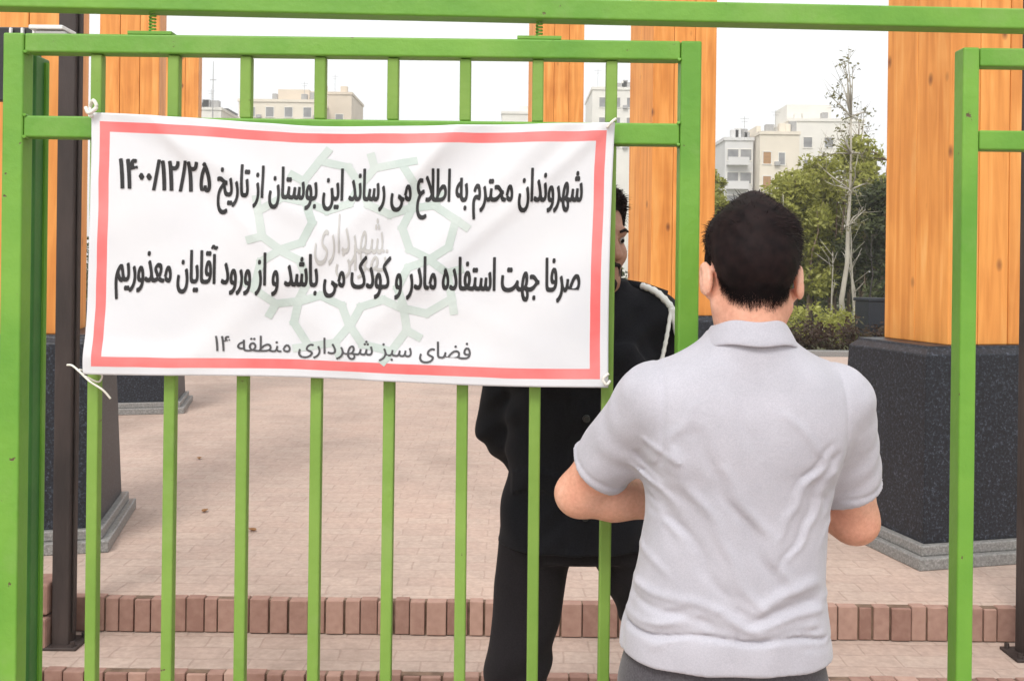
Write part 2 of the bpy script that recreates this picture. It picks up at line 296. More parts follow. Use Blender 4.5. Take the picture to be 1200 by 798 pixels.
# ------------------------------------------------------------------ voxel modelling for bodies and clothes
class Vox:
    def __init__(s, lo, hi, h):
        s.lo = np.array(lo, float); s.h = h
        s.n = np.ceil((np.array(hi) - s.lo) / h).astype(int) + 1
        s.ax = [s.lo[i] + h * np.arange(s.n[i]) for i in range(3)]
        s.D = np.full(s.n, 0.5, np.float32)
    def _sl(s, lo, hi):
        a = np.clip(np.floor((np.array(lo) - s.lo) / s.h).astype(int), 0, s.n - 1)
        b = np.clip(np.ceil((np.array(hi) - s.lo) / s.h).astype(int) + 1, 1, s.n)
        return tuple(slice(int(i), int(max(j, i + 1))) for i, j in zip(a, b))
    def grid(s, sl):
        return (s.ax[0][sl[0]][:, None, None], s.ax[1][sl[1]][None, :, None], s.ax[2][sl[2]][None, None, :])
    def union(s, sl, d, k):
        b = s.D[sl]; h = np.clip(0.5 + 0.5 * (b - d) / k, 0, 1)
        s.D[sl] = (b * (1 - h) + d * h - k * h * (1 - h)).astype(np.float32)
    def sub(s, sl, d, k):
        b = s.D[sl]; h = np.clip(0.5 - 0.5 * (b + d) / k, 0, 1)
        s.D[sl] = (b * (1 - h) - d * h + k * h * (1 - h)).astype(np.float32)
    def cap(s, p0, p1, r0, r1, k=0.02):
        p0 = np.array(p0, float); p1 = np.array(p1, float); m = max(r0, r1) + k + 0.035
        sl = s._sl(np.minimum(p0, p1) - m, np.maximum(p0, p1) + m); x, y, z = s.grid(sl)
        v = p1 - p0; t = np.clip(((x - p0[0]) * v[0] + (y - p0[1]) * v[1] + (z - p0[2]) * v[2]) / (v @ v + 1e-12), 0, 1)
        d = np.sqrt((x - p0[0] - t * v[0])**2 + (y - p0[1] - t * v[1])**2 + (z - p0[2] - t * v[2])**2) - (r0 + (r1 - r0) * t)
        s.union(sl, d, k)
    def chain(s, pts, rs, k=0.02):
        for i in range(len(pts) - 1): s.cap(pts[i], pts[i + 1], rs[i], rs[i + 1], k)
    def _ell(s, c, r, Rm, m):
        c = np.array(c, float); r = np.array(r, float); mm = r.max() + m
        sl = s._sl(c - mm, c + mm); x, y, z = s.grid(sl); x = x - c[0]; y = y - c[1]; z = z - c[2]
        if Rm is not None:
            a = np.array(Rm.to_3x3().transposed()) if isinstance(Rm, Matrix) else Rm.T
            x, y, z = (a[0][0] * x + a[0][1] * y + a[0][2] * z, a[1][0] * x + a[1][1] * y + a[1][2] * z, a[2][0] * x + a[2][1] * y + a[2][2] * z)
        k0 = np.sqrt((x / r[0])**2 + (y / r[1])**2 + (z / r[2])**2); k1 = np.sqrt((x / r[0]**2)**2 + (y / r[1]**2)**2 + (z / r[2]**2)**2) + 1e-9
        return sl, k0 * (k0 - 1) / k1
    def ell(s, c, r, Rm=None, k=0.02):
        sl, d = s._ell(c, r, Rm, k + 0.035); s.union(sl, d, k)
    def cut_ell(s, c, r, Rm=None, k=0.01):
        sl, d = s._ell(c, r, Rm, k + 0.01); s.sub(sl, d, k)
    def loft(s, rows, p=2.3, k=0.02):
        """rows: (z, cx, cy, a, b): a trunk of rounded slices"""
        rows = sorted(rows); Z = [r[0] for r in rows]
        lo = (min(r[1] - r[3] for r in rows) - 0.06, min(r[2] - r[4] for r in rows) - 0.06, Z[0] - 0.05)
        hi = (max(r[1] + r[3] for r in rows) + 0.06, max(r[2] + r[4] for r in rows) + 0.06, Z[-1] + 0.05)
        sl = s._sl(lo, hi); x, y, z = s.grid(sl)
        def f(i):
            v = [r[i] for r in rows]; zz = np.linspace(Z[0], Z[-1], 200); vv = np.interp(zz, Z, v)
            ker = np.ones(15) / 15; vp = np.convolve(np.pad(vv, 7, mode='edge'), ker, 'valid')
            return np.interp(z, zz, vp)
        cx, cy, a, b = f(1), f(2), f(3), f(4)
        q = (np.abs((x - cx) / a)**p + np.abs((y - cy) / b)**p)**(1 / p)
        d = (q - 1) * np.minimum(a, b) * 0.95
        d = np.maximum(d, np.maximum(Z[0] - z, z - Z[-1]))
        s.union(sl, d, k)
    def keep(s, n, o, k=0.004):
        """keep the half space n.(p-o) < 0"""
        n = np.array(n, float); n /= np.linalg.norm(n); x, y, z = s.grid((slice(None),) * 3)
        d = (x - o[0]) * n[0] + (y - o[1]) * n[1] + (z - o[2]) * n[2]
        s.D = np.maximum(s.D, d).astype(np.float32)
    def disp(s, fn, band=0.03):
        i = np.nonzero(np.abs(s.D) < band)
        s.D[i] += fn(s.ax[0][i[0]], s.ax[1][i[1]], s.ax[2][i[2]], s.D[i]).astype(np.float32)
    def mesh(s):
        D = s.D; ins = D < 0
        n = np.array(D.shape) - 1
        cnt = np.zeros(n, np.int8); acc = np.zeros((*n, 3), np.float32)
        offs = [(a, b, c) for a in (0, 1) for b in (0, 1) for c in (0, 1)]
        def sub(o): return tuple(slice(o[i], o[i] + n[i]) for i in range(3))
        for o in offs:
            for ax in range(3):
                if o[ax]: continue
                o2 = list(o); o2[ax] = 1
                A = D[sub(o)]; B = D[sub(o2)]; m = (A < 0) != (B < 0)
                idx = np.nonzero(m)
                if len(idx[0]) == 0: continue
                t = A[idx] / (A[idx] - B[idx])
                pt = np.zeros((len(t), 3), np.float32); pt[:] = o; pt[:, ax] = t
                np.add.at(acc, idx, pt); np.add.at(cnt, idx, 1)
        act = np.nonzero(cnt > 0); ids = np.full(n, -1, np.int64); ids[act] = np.arange(len(act[0]))
        V = np.stack(act, 1) + acc[act] / cnt[act][:, None]
        V = V * s.h + s.lo
        F = []
        for ax in range(3):
            A = ins; sl0 = [slice(None)] * 3; sl1 = [slice(None)] * 3
            sl0[ax] = slice(0, -1); sl1[ax] = slice(1, None)
            a = A[tuple(sl0)]; b = A[tuple(sl1)]
            u, w = [i for i in range(3) if i != ax]
            for flip in (0, 1):
                idx = np.array(np.nonzero((a & ~b) if not flip else (~a & b))).T
                ok = (idx[:, u] > 0) & (idx[:, w] > 0) & (idx[:, u] < n[u]) & (idx[:, w] < n[w])
                idx = idx[ok]
                if len(idx) == 0: continue
                def g(du, dw):
                    j = idx.copy(); j[:, u] -= du; j[:, w] -= dw; return ids[j[:, 0], j[:, 1], j[:, 2]]
                q = np.stack([g(1, 1), g(0, 1), g(0, 0), g(1, 0)], 1)
                sgn = (ax == 1)
                if bool(flip) != sgn: q = q[:, ::-1]
                F.append(q)
        F = np.concatenate(F) if F else np.zeros((0, 4), int)
        return V, F
    def obj(s, name, mat, parent, smooth_it=1):
        V, F = s.mesh()
        # one light Laplacian pass takes the voxel stepping out
        for _ in range(smooth_it):
            S = np.zeros_like(V); C = np.zeros(len(V))
            for i in range(4):
                j = (i + 1) % 4
                np.add.at(S, F[:, i], V[F[:, j]]); np.add.at(S, F[:, j], V[F[:, i]])
                np.add.at(C, F[:, i], 1); np.add.at(C, F[:, j], 1)
            C[C == 0] = 1
            V = V * 0.45 + 0.55 * S / C[:, None]
        me = bpy.data.meshes.new(name)
        me.vertices.add(len(V)); me.vertices.foreach_set('co', V.astype(np.float32).ravel())
        me.loops.add(len(F) * 4); me.loops.foreach_set('vertex_index', F.astype(np.int32).ravel())
        me.polygons.add(len(F)); me.polygons.foreach_set('loop_start', np.arange(0, len(F) * 4, 4, dtype=np.int32))
        me.update(calc_edges=True); me.validate()
        me.polygons.foreach_set('use_smooth', np.ones(len(me.polygons), bool))
        me.materials.append(mat)
        o = link(bpy.data.objects.new(name, me)); o.parent = parent
        return o

# ------------------------------------------------------------------ setting: ground, paving, steps
def sheet(name, x0, x1, y0, y1, z, mat, label=None):
    o = mesh_obj(name, [(x0, y0, z), (x1, y0, z), (x1, y1, z), (x0, y1, z)], [(0, 1, 2, 3)], mat)
    tag(o, kind='structure'); return o
sheet('ground', -900, 900, -300, 1500, -0.02, M_soil)
sheet('pavement', -14, 14, -9, 3.42, 0.0, M_pave)
bm = bmesh.new(); box(bm, (-14, 3.387, -0.01), (14, 3.80, 0.145), 0.006)
tag(bm_obj('step', bm, M_pave), kind='structure')
bm = bmesh.new(); box(bm, (-14, 3.747, -0.01), (14, 14.6, 0.28), 0.006)
tag(bm_obj('terrace', bm, M_pave), kind='structure')
sheet('park_soil', -400, 400, 14.6, 600, 0.262, M_soil)
def soldier_row(y, z0, z1, name):
    rnd = random.Random(int(y * 100)); bm = bmesh.new(); lay = bm.loops.layers.color.new('tone')
    x = -5.0
    while x < 5.0:
        w = rnd.choice((0.052, 0.06, 0.068, 0.076)) + rnd.uniform(-0.005, 0.006); g = rnd.uniform(0.003, 0.010)
        box(bm, (x, y - 0.052 - rnd.uniform(0, 0.010), z0), (x + w, y - 0.014, z1 + rnd.uniform(-0.008, 0.002)), 0.0035, 2, min(1, max(0, rnd.gauss(0.46, 0.14))), lay)
        x += w + g
    o = bm_obj(name, bm, M_brick); tag(o, kind='structure')
    bm = bmesh.new(); box(bm, (-5.0, y - 0.044, z0 - 0.004), (5.0, y - 0.0145, z1 - 0.006))
    o2 = bm_obj('mortar', bm, M_mortar, o)
soldier_row(3.40, 0.004, 0.147, 'lower_step_edge')
soldier_row(3.76, 0.149, 0.283, 'upper_step_edge')
bm = bmesh.new(); box(bm, (-14, 14.6, 0.0), (14, 14.78, 0.37), 0.015)
tag(bm_obj('path_kerb', bm, M_granite2), kind='structure')

# ------------------------------------------------------------------ timber pillars on granite plinths
def make_pillar():
    root = thing('timber_pillar', 'x', 'pillar')
    rnd = random.Random(4)
    bm = bmesh.new(); lay = bm.loops.layers.color.new('tone')
    W, Dp = 0.56, 0.48; xs = [-0.235, -0.07, 0.095, 0.265]
    for i in range(3):
        for j in range(2):
            y0 = -Dp / 2 + j * Dp / 2
            box(bm, (xs[i] + 0.0016, y0 + 0.0006, 0.985), (xs[i + 1] - 0.0016, y0 + Dp / 2 - 0.0006, 4.3), 0.005, 2, rnd.uniform(0.05, 0.95), lay)
    bm_obj('shaft', bm, M_timber, root)
    # plinth: upright stone with a chamfered shoulder
    def ring(a, b, z, ch=0.0): return [(-a, -b, z), (a, -b, z), (a, b, z), (-a, b, z)]
    secs = [(0.430, 0.345, 0.10), (0.395, 0.305, 0.945), (0.362, 0.275, 0.975), (0.362, 0.275, 0.985)]
    v = []; f = []
    for a, b, z in secs: v += ring(a, b, z)
    for q in range(len(secs) - 1):
        for k in range(4): f.append((q * 4 + k, q * 4 + (k + 1) % 4, q * 4 + 4 + (k + 1) % 4, q * 4 + 4 + k))
    f.append((3, 2, 1, 0)); n = len(v); f.append((n - 4, n - 3, n - 2, n - 1))
    pl = mesh_obj('plinth', v, f, M_granite, root)
    bv = pl.modifiers.new('bev', 'BEVEL'); bv.width = 0.006; bv.segments = 2
    bm = bmesh.new()
    box(bm, (-0.495, -0.405, 0.0), (0.495, 0.405, 0.055), 0.006); box(bm, (-0.462, -0.375, 0.055), (0.462, 0.375, 0.101), 0.006)
    bm_obj('base', bm, M_granite2, root)
    return root
P0 = make_pillar()
def copy_thing(o):
    c = link(o.copy())
    for ch in list(o.children):
        d = link(ch.copy()); d.parent = c
        for g in list(ch.children):
            e = link(g.copy()); e.parent = d
    return c
ROT = R(13.5)
pill = [((2.205, 4.66), 'orange timber pillar on dark granite plinth, nearest on the right behind the green side panel'),
        ((-2.40, 4.56), 'orange timber pillar on dark granite plinth at far left beside the dark brown post'),
        ((1.18, 7.1), 'orange timber pillar behind the uniformed person, partly hidden by the gate stile'),
        ((-3.45, 8.55), 'orange timber pillar whose plinth shows below the lower left corner of the banner'),
        ((0.44, 10.3), 'orange timber pillar rising above the right part of the banner'),
        ((-4.47, 12.54), 'farthest left orange timber pillar, its dark edge against the sky above the banner')]
for i, ((x, y), lab) in enumerate(pill):
    o = P0 if i == 0 else copy_thing(P0)
    o.location = (x, y, 0.28); o.rotation_euler = (0, 0, ROT if i % 2 == 0 else ROT + (math.pi if i == 3 else 0))
    o['label'] = lab; o['group'] = 'timber pillars on granite plinths'

# ------------------------------------------------------------------ brown steel posts on the steps
def make_post():
    r = thing('steel_post', 'x', 'post')
    bm = bmesh.new(); box(bm, (-0.033, -0.033, 0.0), (0.033, 0.033, 3.3), 0.005)
    box(bm, (0.034, -0.012, 0.05), (0.043, 0.012, 3.3), 0.002)
    bm_obj('shaft', bm, M_rust, r)
    bm = bmesh.new(); box(bm, (-0.075, -0.065, 0.0), (0.075, 0.065, 0.012), 0.003)
    for sx in (-1, 1):
        for sy in (-1, 1): tube(bm, [(sx * 0.055, sy * 0.048, 0.012), (sx * 0.055, sy * 0.048, 0.03)], 0.009, 6)
    bm_obj('base_plate', bm, M_rust, r)
    return r
q = make_post(); q.location = (-1.692, 3.58, 0.145); q['label'] = 'dark brown steel post at the left, standing on the step behind the gate'; q['group'] = 'brown steel posts'
q2 = copy_thing(q); q2.location = (1.985, 3.58, 0.145); q2['label'] = 'dark brown steel post at the right edge behind the green side panel'
# a stub of low brickwork beside the left post
bm = bmesh.new(); lay = bm.loops.layers.color.new('tone'); rnd = random.Random(8)
for k in range(2):
    for j in range(2):
        z0 = 0.148 + k * 0.125; x0 = -2.03 + j * 0.155 + (0.02 if k else 0)
        box(bm, (x0, 3.52 + rnd.uniform(-.008, .008), z0), (x0 + 0.145 - 0.02 * k, 3.66, z0 + 0.117), 0.010, 2, rnd.uniform(0.2, 0.5), lay)
tag(bm_obj('brick_stub', bm, M_brick), 'low stub of reddish brown blocks beside the left brown post', 'brickwork')

# ------------------------------------------------------------------ green gate
GY = 1.93
def rail(name, lo, hi, parent, mat=None, bev=0.004):
    bm = bmesh.new(); box(bm, lo, hi, bev, 3); return bm_obj(name, bm, mat or M_green, parent)
g = thing('gate_leaf', 'green steel gate leaf of upright square bars carrying the white banner', 'gate', (-1.02, GY, 0))
ox = -1.02
T = 0.021
rail('stile', (-0.021, -T, 0.05), (0.021, T, 2.066), g)
rail('stile', (0.36 - ox - 0.021, -T, 0.05), (0.36 - ox + 0.021, T, 2.066), g)
xr = 0.36 - ox - 0.021
rail('top_rail', (0.022, -0.0195, 2.027), (xr - 0.001, 0.0195, 2.066), g)
rail('middle_rail', (0.022, -0.0195, 1.854), (xr - 0.001, 0.0195, 1.898), g)
rail('bottom_rail', (0.022, -0.0195, 0.09), (xr - 0.001, 0.0195, 0.13), g)
rnd = random.Random(3)
for x in (-0.854, -0.698, -0.549, -0.398, -0.249, -0.098, 0.051, 0.198):
    b = bmesh.new(); xx = x - ox
    lean = rnd.uniform(-0.0025, 0.0025)
    for (za, zb) in ((0.131, 1.853), (1.899, 2.026)):
        vs = box(b, (xx - 0.0115, -0.0115, za), (xx + 0.0115, 0.0115, zb), 0.003, 2)
        for v in vs: v.co.x += lean * (v.co.z - 1.0)
    bm_obj('bar', b, M_bar, g)
# weld beads and hardware
for xx, side in ((0.022, 1), (xr - 0.001, -1)):
    for zz in (2.027, 1.854, 1.898):
        b = bmesh.new(); tube(b, [(xx + side * 0.001, -0.021, zz), (xx + side * 0.003, -0.0215, zz + 0.001), (xx + side * 0.001, 0.0, zz)], 0.0035, 6); bm_obj('weld', b, M_green, g)
for cx in (-0.745, 0.05):
    pl = rail('stop_plate', (cx - ox - 0.045, -0.017, 2.0665), (cx - ox + 0.045, 0.017, 2.0735), g, bev=0.001)
    b = bmesh.new(); pts = []
    for k in range(57):
        a = k * 0.7; pts.append((cx - ox + 0.006 * math.cos(a), 0.006 * math.sin(a), 2.0745 + 0.042 * k / 56))
    tube(b, pts, 0.0022, 5); bm_obj('spring', b, M_green, pl)
# side panel at the right of the opening
p = thing('side_railing', 'fixed green steel railing at the right of the gate opening', 'railing', (0.93, GY, 0))
rail('stile', (-0.0165, -0.021, 0.0), (0.0165, 0.021, 2.060), p)
rail('top_rail', (0.019, -0.018, 2.022), (0.62, 0.018, 2.060), p)
rail('middle_rail', (0.019, -0.018, 1.852), (0.62, 0.018, 1.892), p)
rail('bottom_rail', (0.019, -0.018, 0.09), (0.62, 0.018, 0.13), p)
for xx in (0.158, 0.308, 0.458):
    b = bmesh.new(); box(b, (xx - .0115, -.0115, .131), (xx + .0115, .0115, 1.851), .003, 2); box(b, (xx - .0115, -.0115, 1.893), (xx + .0115, .0115, 2.021), .003, 2); bm_obj('bar', b, M_bar, p)
rail('stile', (0.621, -0.034, 0.0), (0.657, 0.034, 2.060), p)
# frame: header and the jambs that carry it
fr = thing('gateway', 'long green steel bar across the top of the picture above the gate', 'gateway', (0, GY + 0.09, 0))
b = bmesh.new(); vs = box(b, (-1.62, -0.115, 2.118), (1.80, -0.068, 2.160), 0.004, 3)
for v in vs: v.co.z += -0.0095 * v.co.x - 0.008 + 0.003 * math.cos(v.co.x * 1.7)
bm_obj('header_bar', b, M_green, fr)
rail('post', (-1.066, -0.03, 0.0), (-1.014, 0.03, 2.04), fr, M_green_d)
rail('post', (-1.60, -0.115, 0.0), (-1.55, -0.068, 2.12), fr)
rail('post', (1.72, -0.115, 0.0), (1.77, -0.068, 2.095), fr)
b = bmesh.new(); tube(b, [(-1.012, 0.01, 0.02), (-1.012, 0.01, 2.03)], 0.006, 8); bm_obj('conduit', b, M_green, fr)
# panel left of the gate
p = thing('fence', 'dark green steel fence at the left edge beyond the gate hinge', 'fence', (-1.10, GY, 0))
rail('top_rail', (-0.50, -0.019, 2.0), (0.03, 0.019, 2.05), p, M_green_d)
rail('middle_rail', (-0.50, -0.019, 1.853), (0.03, 0.019, 1.893), p, M_green_d)
rail('stile', (-0.54, -0.021, 0.0), (-0.501, 0.021, 2.06), p, M_green_d)
for xx in (-0.35, -0.2):
    b = bmesh.new(); box(b, (xx - .0115, -.0115, .0), (xx + .0115, .0115, 1.852), .003, 2); bm_obj('bar', b, M_green_d, p)

# small canopy seen at the upper left corner behind the gate
cn = thing('canopy_box', 'grey sheet metal canopy with white rim and black slatted side, upper left corner', 'canopy', (-1.62, 2.92, 0))
b = bmesh.new(); vs = box(b, (0.150, -0.05, 2.258), (0.272, 0.03, 2.309), 0.006, 2)
for v in vs:
    if v.co.z > 2.28 and v.co.x > 0.2: v.co.x -= 0.03
bm_obj('roof_panel', b, M_greym, cn)
b = bmesh.new(); box(b, (0.135, -0.056, 2.311), (0.240, 0.036, 2.324), 0.003); bm_obj('rim', b, M_white, cn)
b = bmesh.new(); vs = box(b, (0.085, -0.054, 2.18), (0.16, -0.048, 2.255), 0.001)
for v in vs:
    if v.co.z < 2.2 and v.co.x < 0.12: v.co.z += 0.06
bm_obj('gusset', b, M_white, cn)
b = bmesh.new(); box(b, (-0.25, 0.0, 2.10), (0.135, 0.03, 2.33), 0.004)
vs = box(b, (0.098, 0.002, 1.93), (0.150, 0.03, 2.098), 0.003)
bm_obj('slatted_side', b, M_black, cn)
for k in range(3):
    b = bmesh.new(); xk = 0.052 + 0.036 * k; box(b, (xk, -0.012, 2.0), (xk + 0.008, -0.001, 2.325), 0.002); bm_obj('slat', b, M_white, cn)
b = bmesh.new(); box(b, (-0.2, 0.0, 0.0), (-0.15, 0.03, 2.099), 0.004); bm_obj('support', b, M_black, cn)

# ------------------------------------------------------------------ banner
BW, BH = 1.056, 0.532
TLc, TRc, BLc, BRc = [Vector(v) for v in ((-0.852, 0, 1.903), (0.204, 0, 1.895), (-0.863, 0, 1.375), (0.197, 0, 1.361))]
def gss(t, w): return math.exp(-(t / w)**2)
def surf(u, v):
    """u to the right, v downward, both 0..1: a point of the cloth"""
    p = TLc.lerp(TRc, u).lerp(BLc.lerp(BRc, u), v)
    sag = math.sin(math.pi * u)
    p.z -= 0.013 * sag * (1 - v)**1.5 * (0.8 + 0.4 * math.sin(u * 3.1))
    p.z -= 0.004 * gss(u - 0.42, 0.12) * (1 - v)**3
    p.z += 0.006 * math.sin(math.pi * u) * v**4 * math.sin(5 * u)
    p.x += 0.006 * math.sin(math.pi * v) * (1 - u)**3 - 0.004 * math.sin(math.pi * v) * u**3
    y = 1.893
    y -= 0.010 * gss((u - 0.58) + 0.55 * (v - 0.25), 0.05) * (1 - 0.7 * v)
    y -= 0.008 * gss((u - 0.80) + 0.45 * (v - 0.2), 0.045) * (1 - v)
    y -= 0.007 * gss((u - 0.22) - 0.30 * (v - 0.1), 0.05) * (1 - v)
    y -= 0.006 * gss((u - 0.08) - 0.9 * v, 0.05) * (1 - v)
    y -= 0.006 * gss((u - 0.35) - 0.1 * v, 0.035) * (1 - v)**2
    y -= 0.004 * math.sin(u * 9 + v * 4)**2 * math.sin(math.pi * v)
    y -= 0.005 * gss(v - 0.93, 0.05) * (0.5 + 0.5 * math.sin(11 * u + 1))
    y -= 0.006 * gss((u - 0.93) + 0.55 * (v - 0.1), 0.028) * (1 - v)
    y -= 0.004 * gss((u - 0.66) + 0.35 * (v - 0.1), 0.02) * (1 - v)**1.5
    y -= 0.004 * gss((u - 0.14) - 0.45 * (v - 0.05), 0.02) * (1 - v)**1.5
    y -= 0.004 * gss((u - 0.50) - 0.5 * (v - 0.9), 0.035) * v**2
    y -= 0.005 * gss(v - 0.5, 0.25) * gss(u - 0.3, 0.3)
    p.y = y - 0.0015 * mnoise.noise(Vector((u * 9, v * 6, 0)))
    return p
def banner_mat():
    m, nt, b = newmat('banner_cloth'); L = nt.links.new
    uv = N(nt, 'ShaderNodeUVMap', uv_map='cloth'); sp = N(nt, 'ShaderNodeSeparateXYZ'); L(uv.outputs[0], sp.inputs[0])
    tc = N(nt, 'ShaderNodeTexCoord')
    def mth(op, a, bb=None):
        n = N(nt, 'ShaderNodeMath', operation=op)
        for i, q_ in enumerate((a, bb)):
            if q_ is None: continue
            if isinstance(q_, (int, float)): n.inputs[i].default_value = q_
            else: L(q_, n.inputs[i])
        return n.outputs[0]
    x, y = sp.outputs[0], sp.outputs[1]
    ex = mth('MINIMUM', x, mth('SUBTRACT', BW, x)); ey = mth('MINIMUM', y, mth('SUBTRACT', BH, y))
    e = mth('MINIMUM', ex, ey)
    wob = N(nt, 'ShaderNodeTexNoise'); wob.inputs['Scale'].default_value = 6; L(tc.outputs['Object'], wob.inputs['Vector'])
    e = mth('ADD', e, mth('MULTIPLY', mth('SUBTRACT', wob.outputs['Fac'], 0.5), 0.006))
    st = mth('MULTIPLY', mth('GREATER_THAN', e, 0.0165), mth('LESS_THAN', e, 0.0372))
    nz = N(nt, 'ShaderNodeTexNoise'); nz.inputs['Scale'].default_value = 7; nz.inputs['Detail'].default_value = 5; L(tc.outputs['Object'], nz.inputs['Vector'])
    red = ramp(nt, [(0.3, (0.77, 0.15, 0.15)), (0.7, (0.77, 0.27, 0.265))]); L(nz.outputs['Fac'], red.inputs[0])
    wh = ramp(nt, [(0.3, (0.66, 0.675, 0.71)), (0.7, (0.695, 0.705, 0.73))]); L(nz.outputs['Fac'], wh.inputs[0])
    mx_ = N(nt, 'ShaderNodeMix', data_type='RGBA'); L(st, mx_.inputs[0]); L(wh.outputs[0], mx_.inputs[6]); L(red.outputs[0], mx_.inputs[7])
    L(mx_.outputs[2], b.inputs['Base Color']); b.inputs['Roughness'].default_value = 0.75; b.inputs['Specular IOR Level'].default_value = 0.2
    bp = N(nt, 'ShaderNodeBump'); bp.inputs['Strength'].default_value = 0.25; bp.inputs['Distance'].default_value = 0.004
    n2 = N(nt, 'ShaderNodeTexNoise'); n2.inputs['Scale'].default_value = 16; n2.inputs['Detail'].default_value = 6; L(tc.outputs['Object'], n2.inputs['Vector'])
    L(n2.outputs['Fac'], bp.inputs['Height']); L(bp.outputs[0], b.inputs['Normal'])
    return m
ban = thing('banner', 'white cloth banner with red border and black Persian lettering tied to the gate', 'banner', (0, 0, 0))
nu, nv = 260, 136
vs = [surf(i / nu, j / nv) for j in range(nv + 1) for i in range(nu + 1)]
fs = [(j * (nu + 1) + i, (j + 1) * (nu + 1) + i, (j + 1) * (nu + 1) + i + 1, j * (nu + 1) + i + 1) for j in range(nv) for i in range(nu)]
cl = mesh_obj('cloth', vs, fs, banner_mat(), ban, True)
uvl = cl.data.uv_layers.new(name='cloth')
for pl_ in cl.data.polygons:
    for li in pl_.loop_indices:
        vi = cl.data.loops[li].vertex_index
        uvl.data[li].uv = ((vi % (nu + 1)) / nu * BW, (vi // (nu + 1)) / nv * BH)
sm = cl.modifiers.new('thick', 'SOLIDIFY'); sm.thickness = 0.0012; sm.offset = -1

FORMS = {}
for ch, base, nf in (('ا', 0xFE8D, 2), ('آ', 0xFE81, 2), ('ب', 0xFE8F, 4), ('ت', 0xFE95, 4), ('ج', 0xFE9D, 4), ('ح', 0xFEA1, 4), ('خ', 0xFEA5, 4), ('د', 0xFEA9, 2), ('ذ', 0xFEAB, 2),
                     ('ر', 0xFEAD, 2), ('ز', 0xFEAF, 2), ('س', 0xFEB1, 4), ('ش', 0xFEB5, 4), ('ص', 0xFEB9, 4), ('ض', 0xFEBD, 4), ('ط', 0xFEC1, 4), ('ع', 0xFEC9, 4), ('ف', 0xFED1, 4),
                     ('ق', 0xFED5, 4), ('ک', 0xFB8E, 4), ('ل', 0xFEDD, 4), ('م', 0xFEE1, 4), ('ن', 0xFEE5, 4), ('ه', 0xFEE9, 4), ('و', 0xFEED, 2), ('ی', 0xFBFC, 4)):
    FORMS[ch] = [chr(base + k) for k in range(nf)]
FORMS['ع'][0] = 'ع'; FORMS['ه'][0] = 'ه'
FORMS['LA'] = [chr(0xFEFB), chr(0xFEFC)]
def shape(s):
    toks = []; i = 0
    while i < len(s):
        if s[i] == 'ل' and i + 1 < len(s) and s[i + 1] == 'ا': toks.append('LA'); i += 2
        else: toks.append(s[i]); i += 1
    out = []
    for i, t in enumerate(toks):
        if t not in FORMS: out.append(t); continue
        pv = i > 0 and toks[i - 1] in FORMS and len(FORMS[toks[i - 1]]) == 4
        nx = i + 1 < len(toks) and toks[i + 1] in FORMS and len(FORMS[t]) == 4
        out.append(FORMS[t][(3 if nx else 1) if pv else (2 if nx else 0)])
    vis = ''.join(reversed(out))
    # numbers keep their left to right order
    res = ''; run = ''
    for c in vis + '\0':
        if c in '۰۱۲۳۴۵۶۷۸۹/': run += c
        else: res += run[::-1] + c; run = ''
    return res.rstrip('\0')
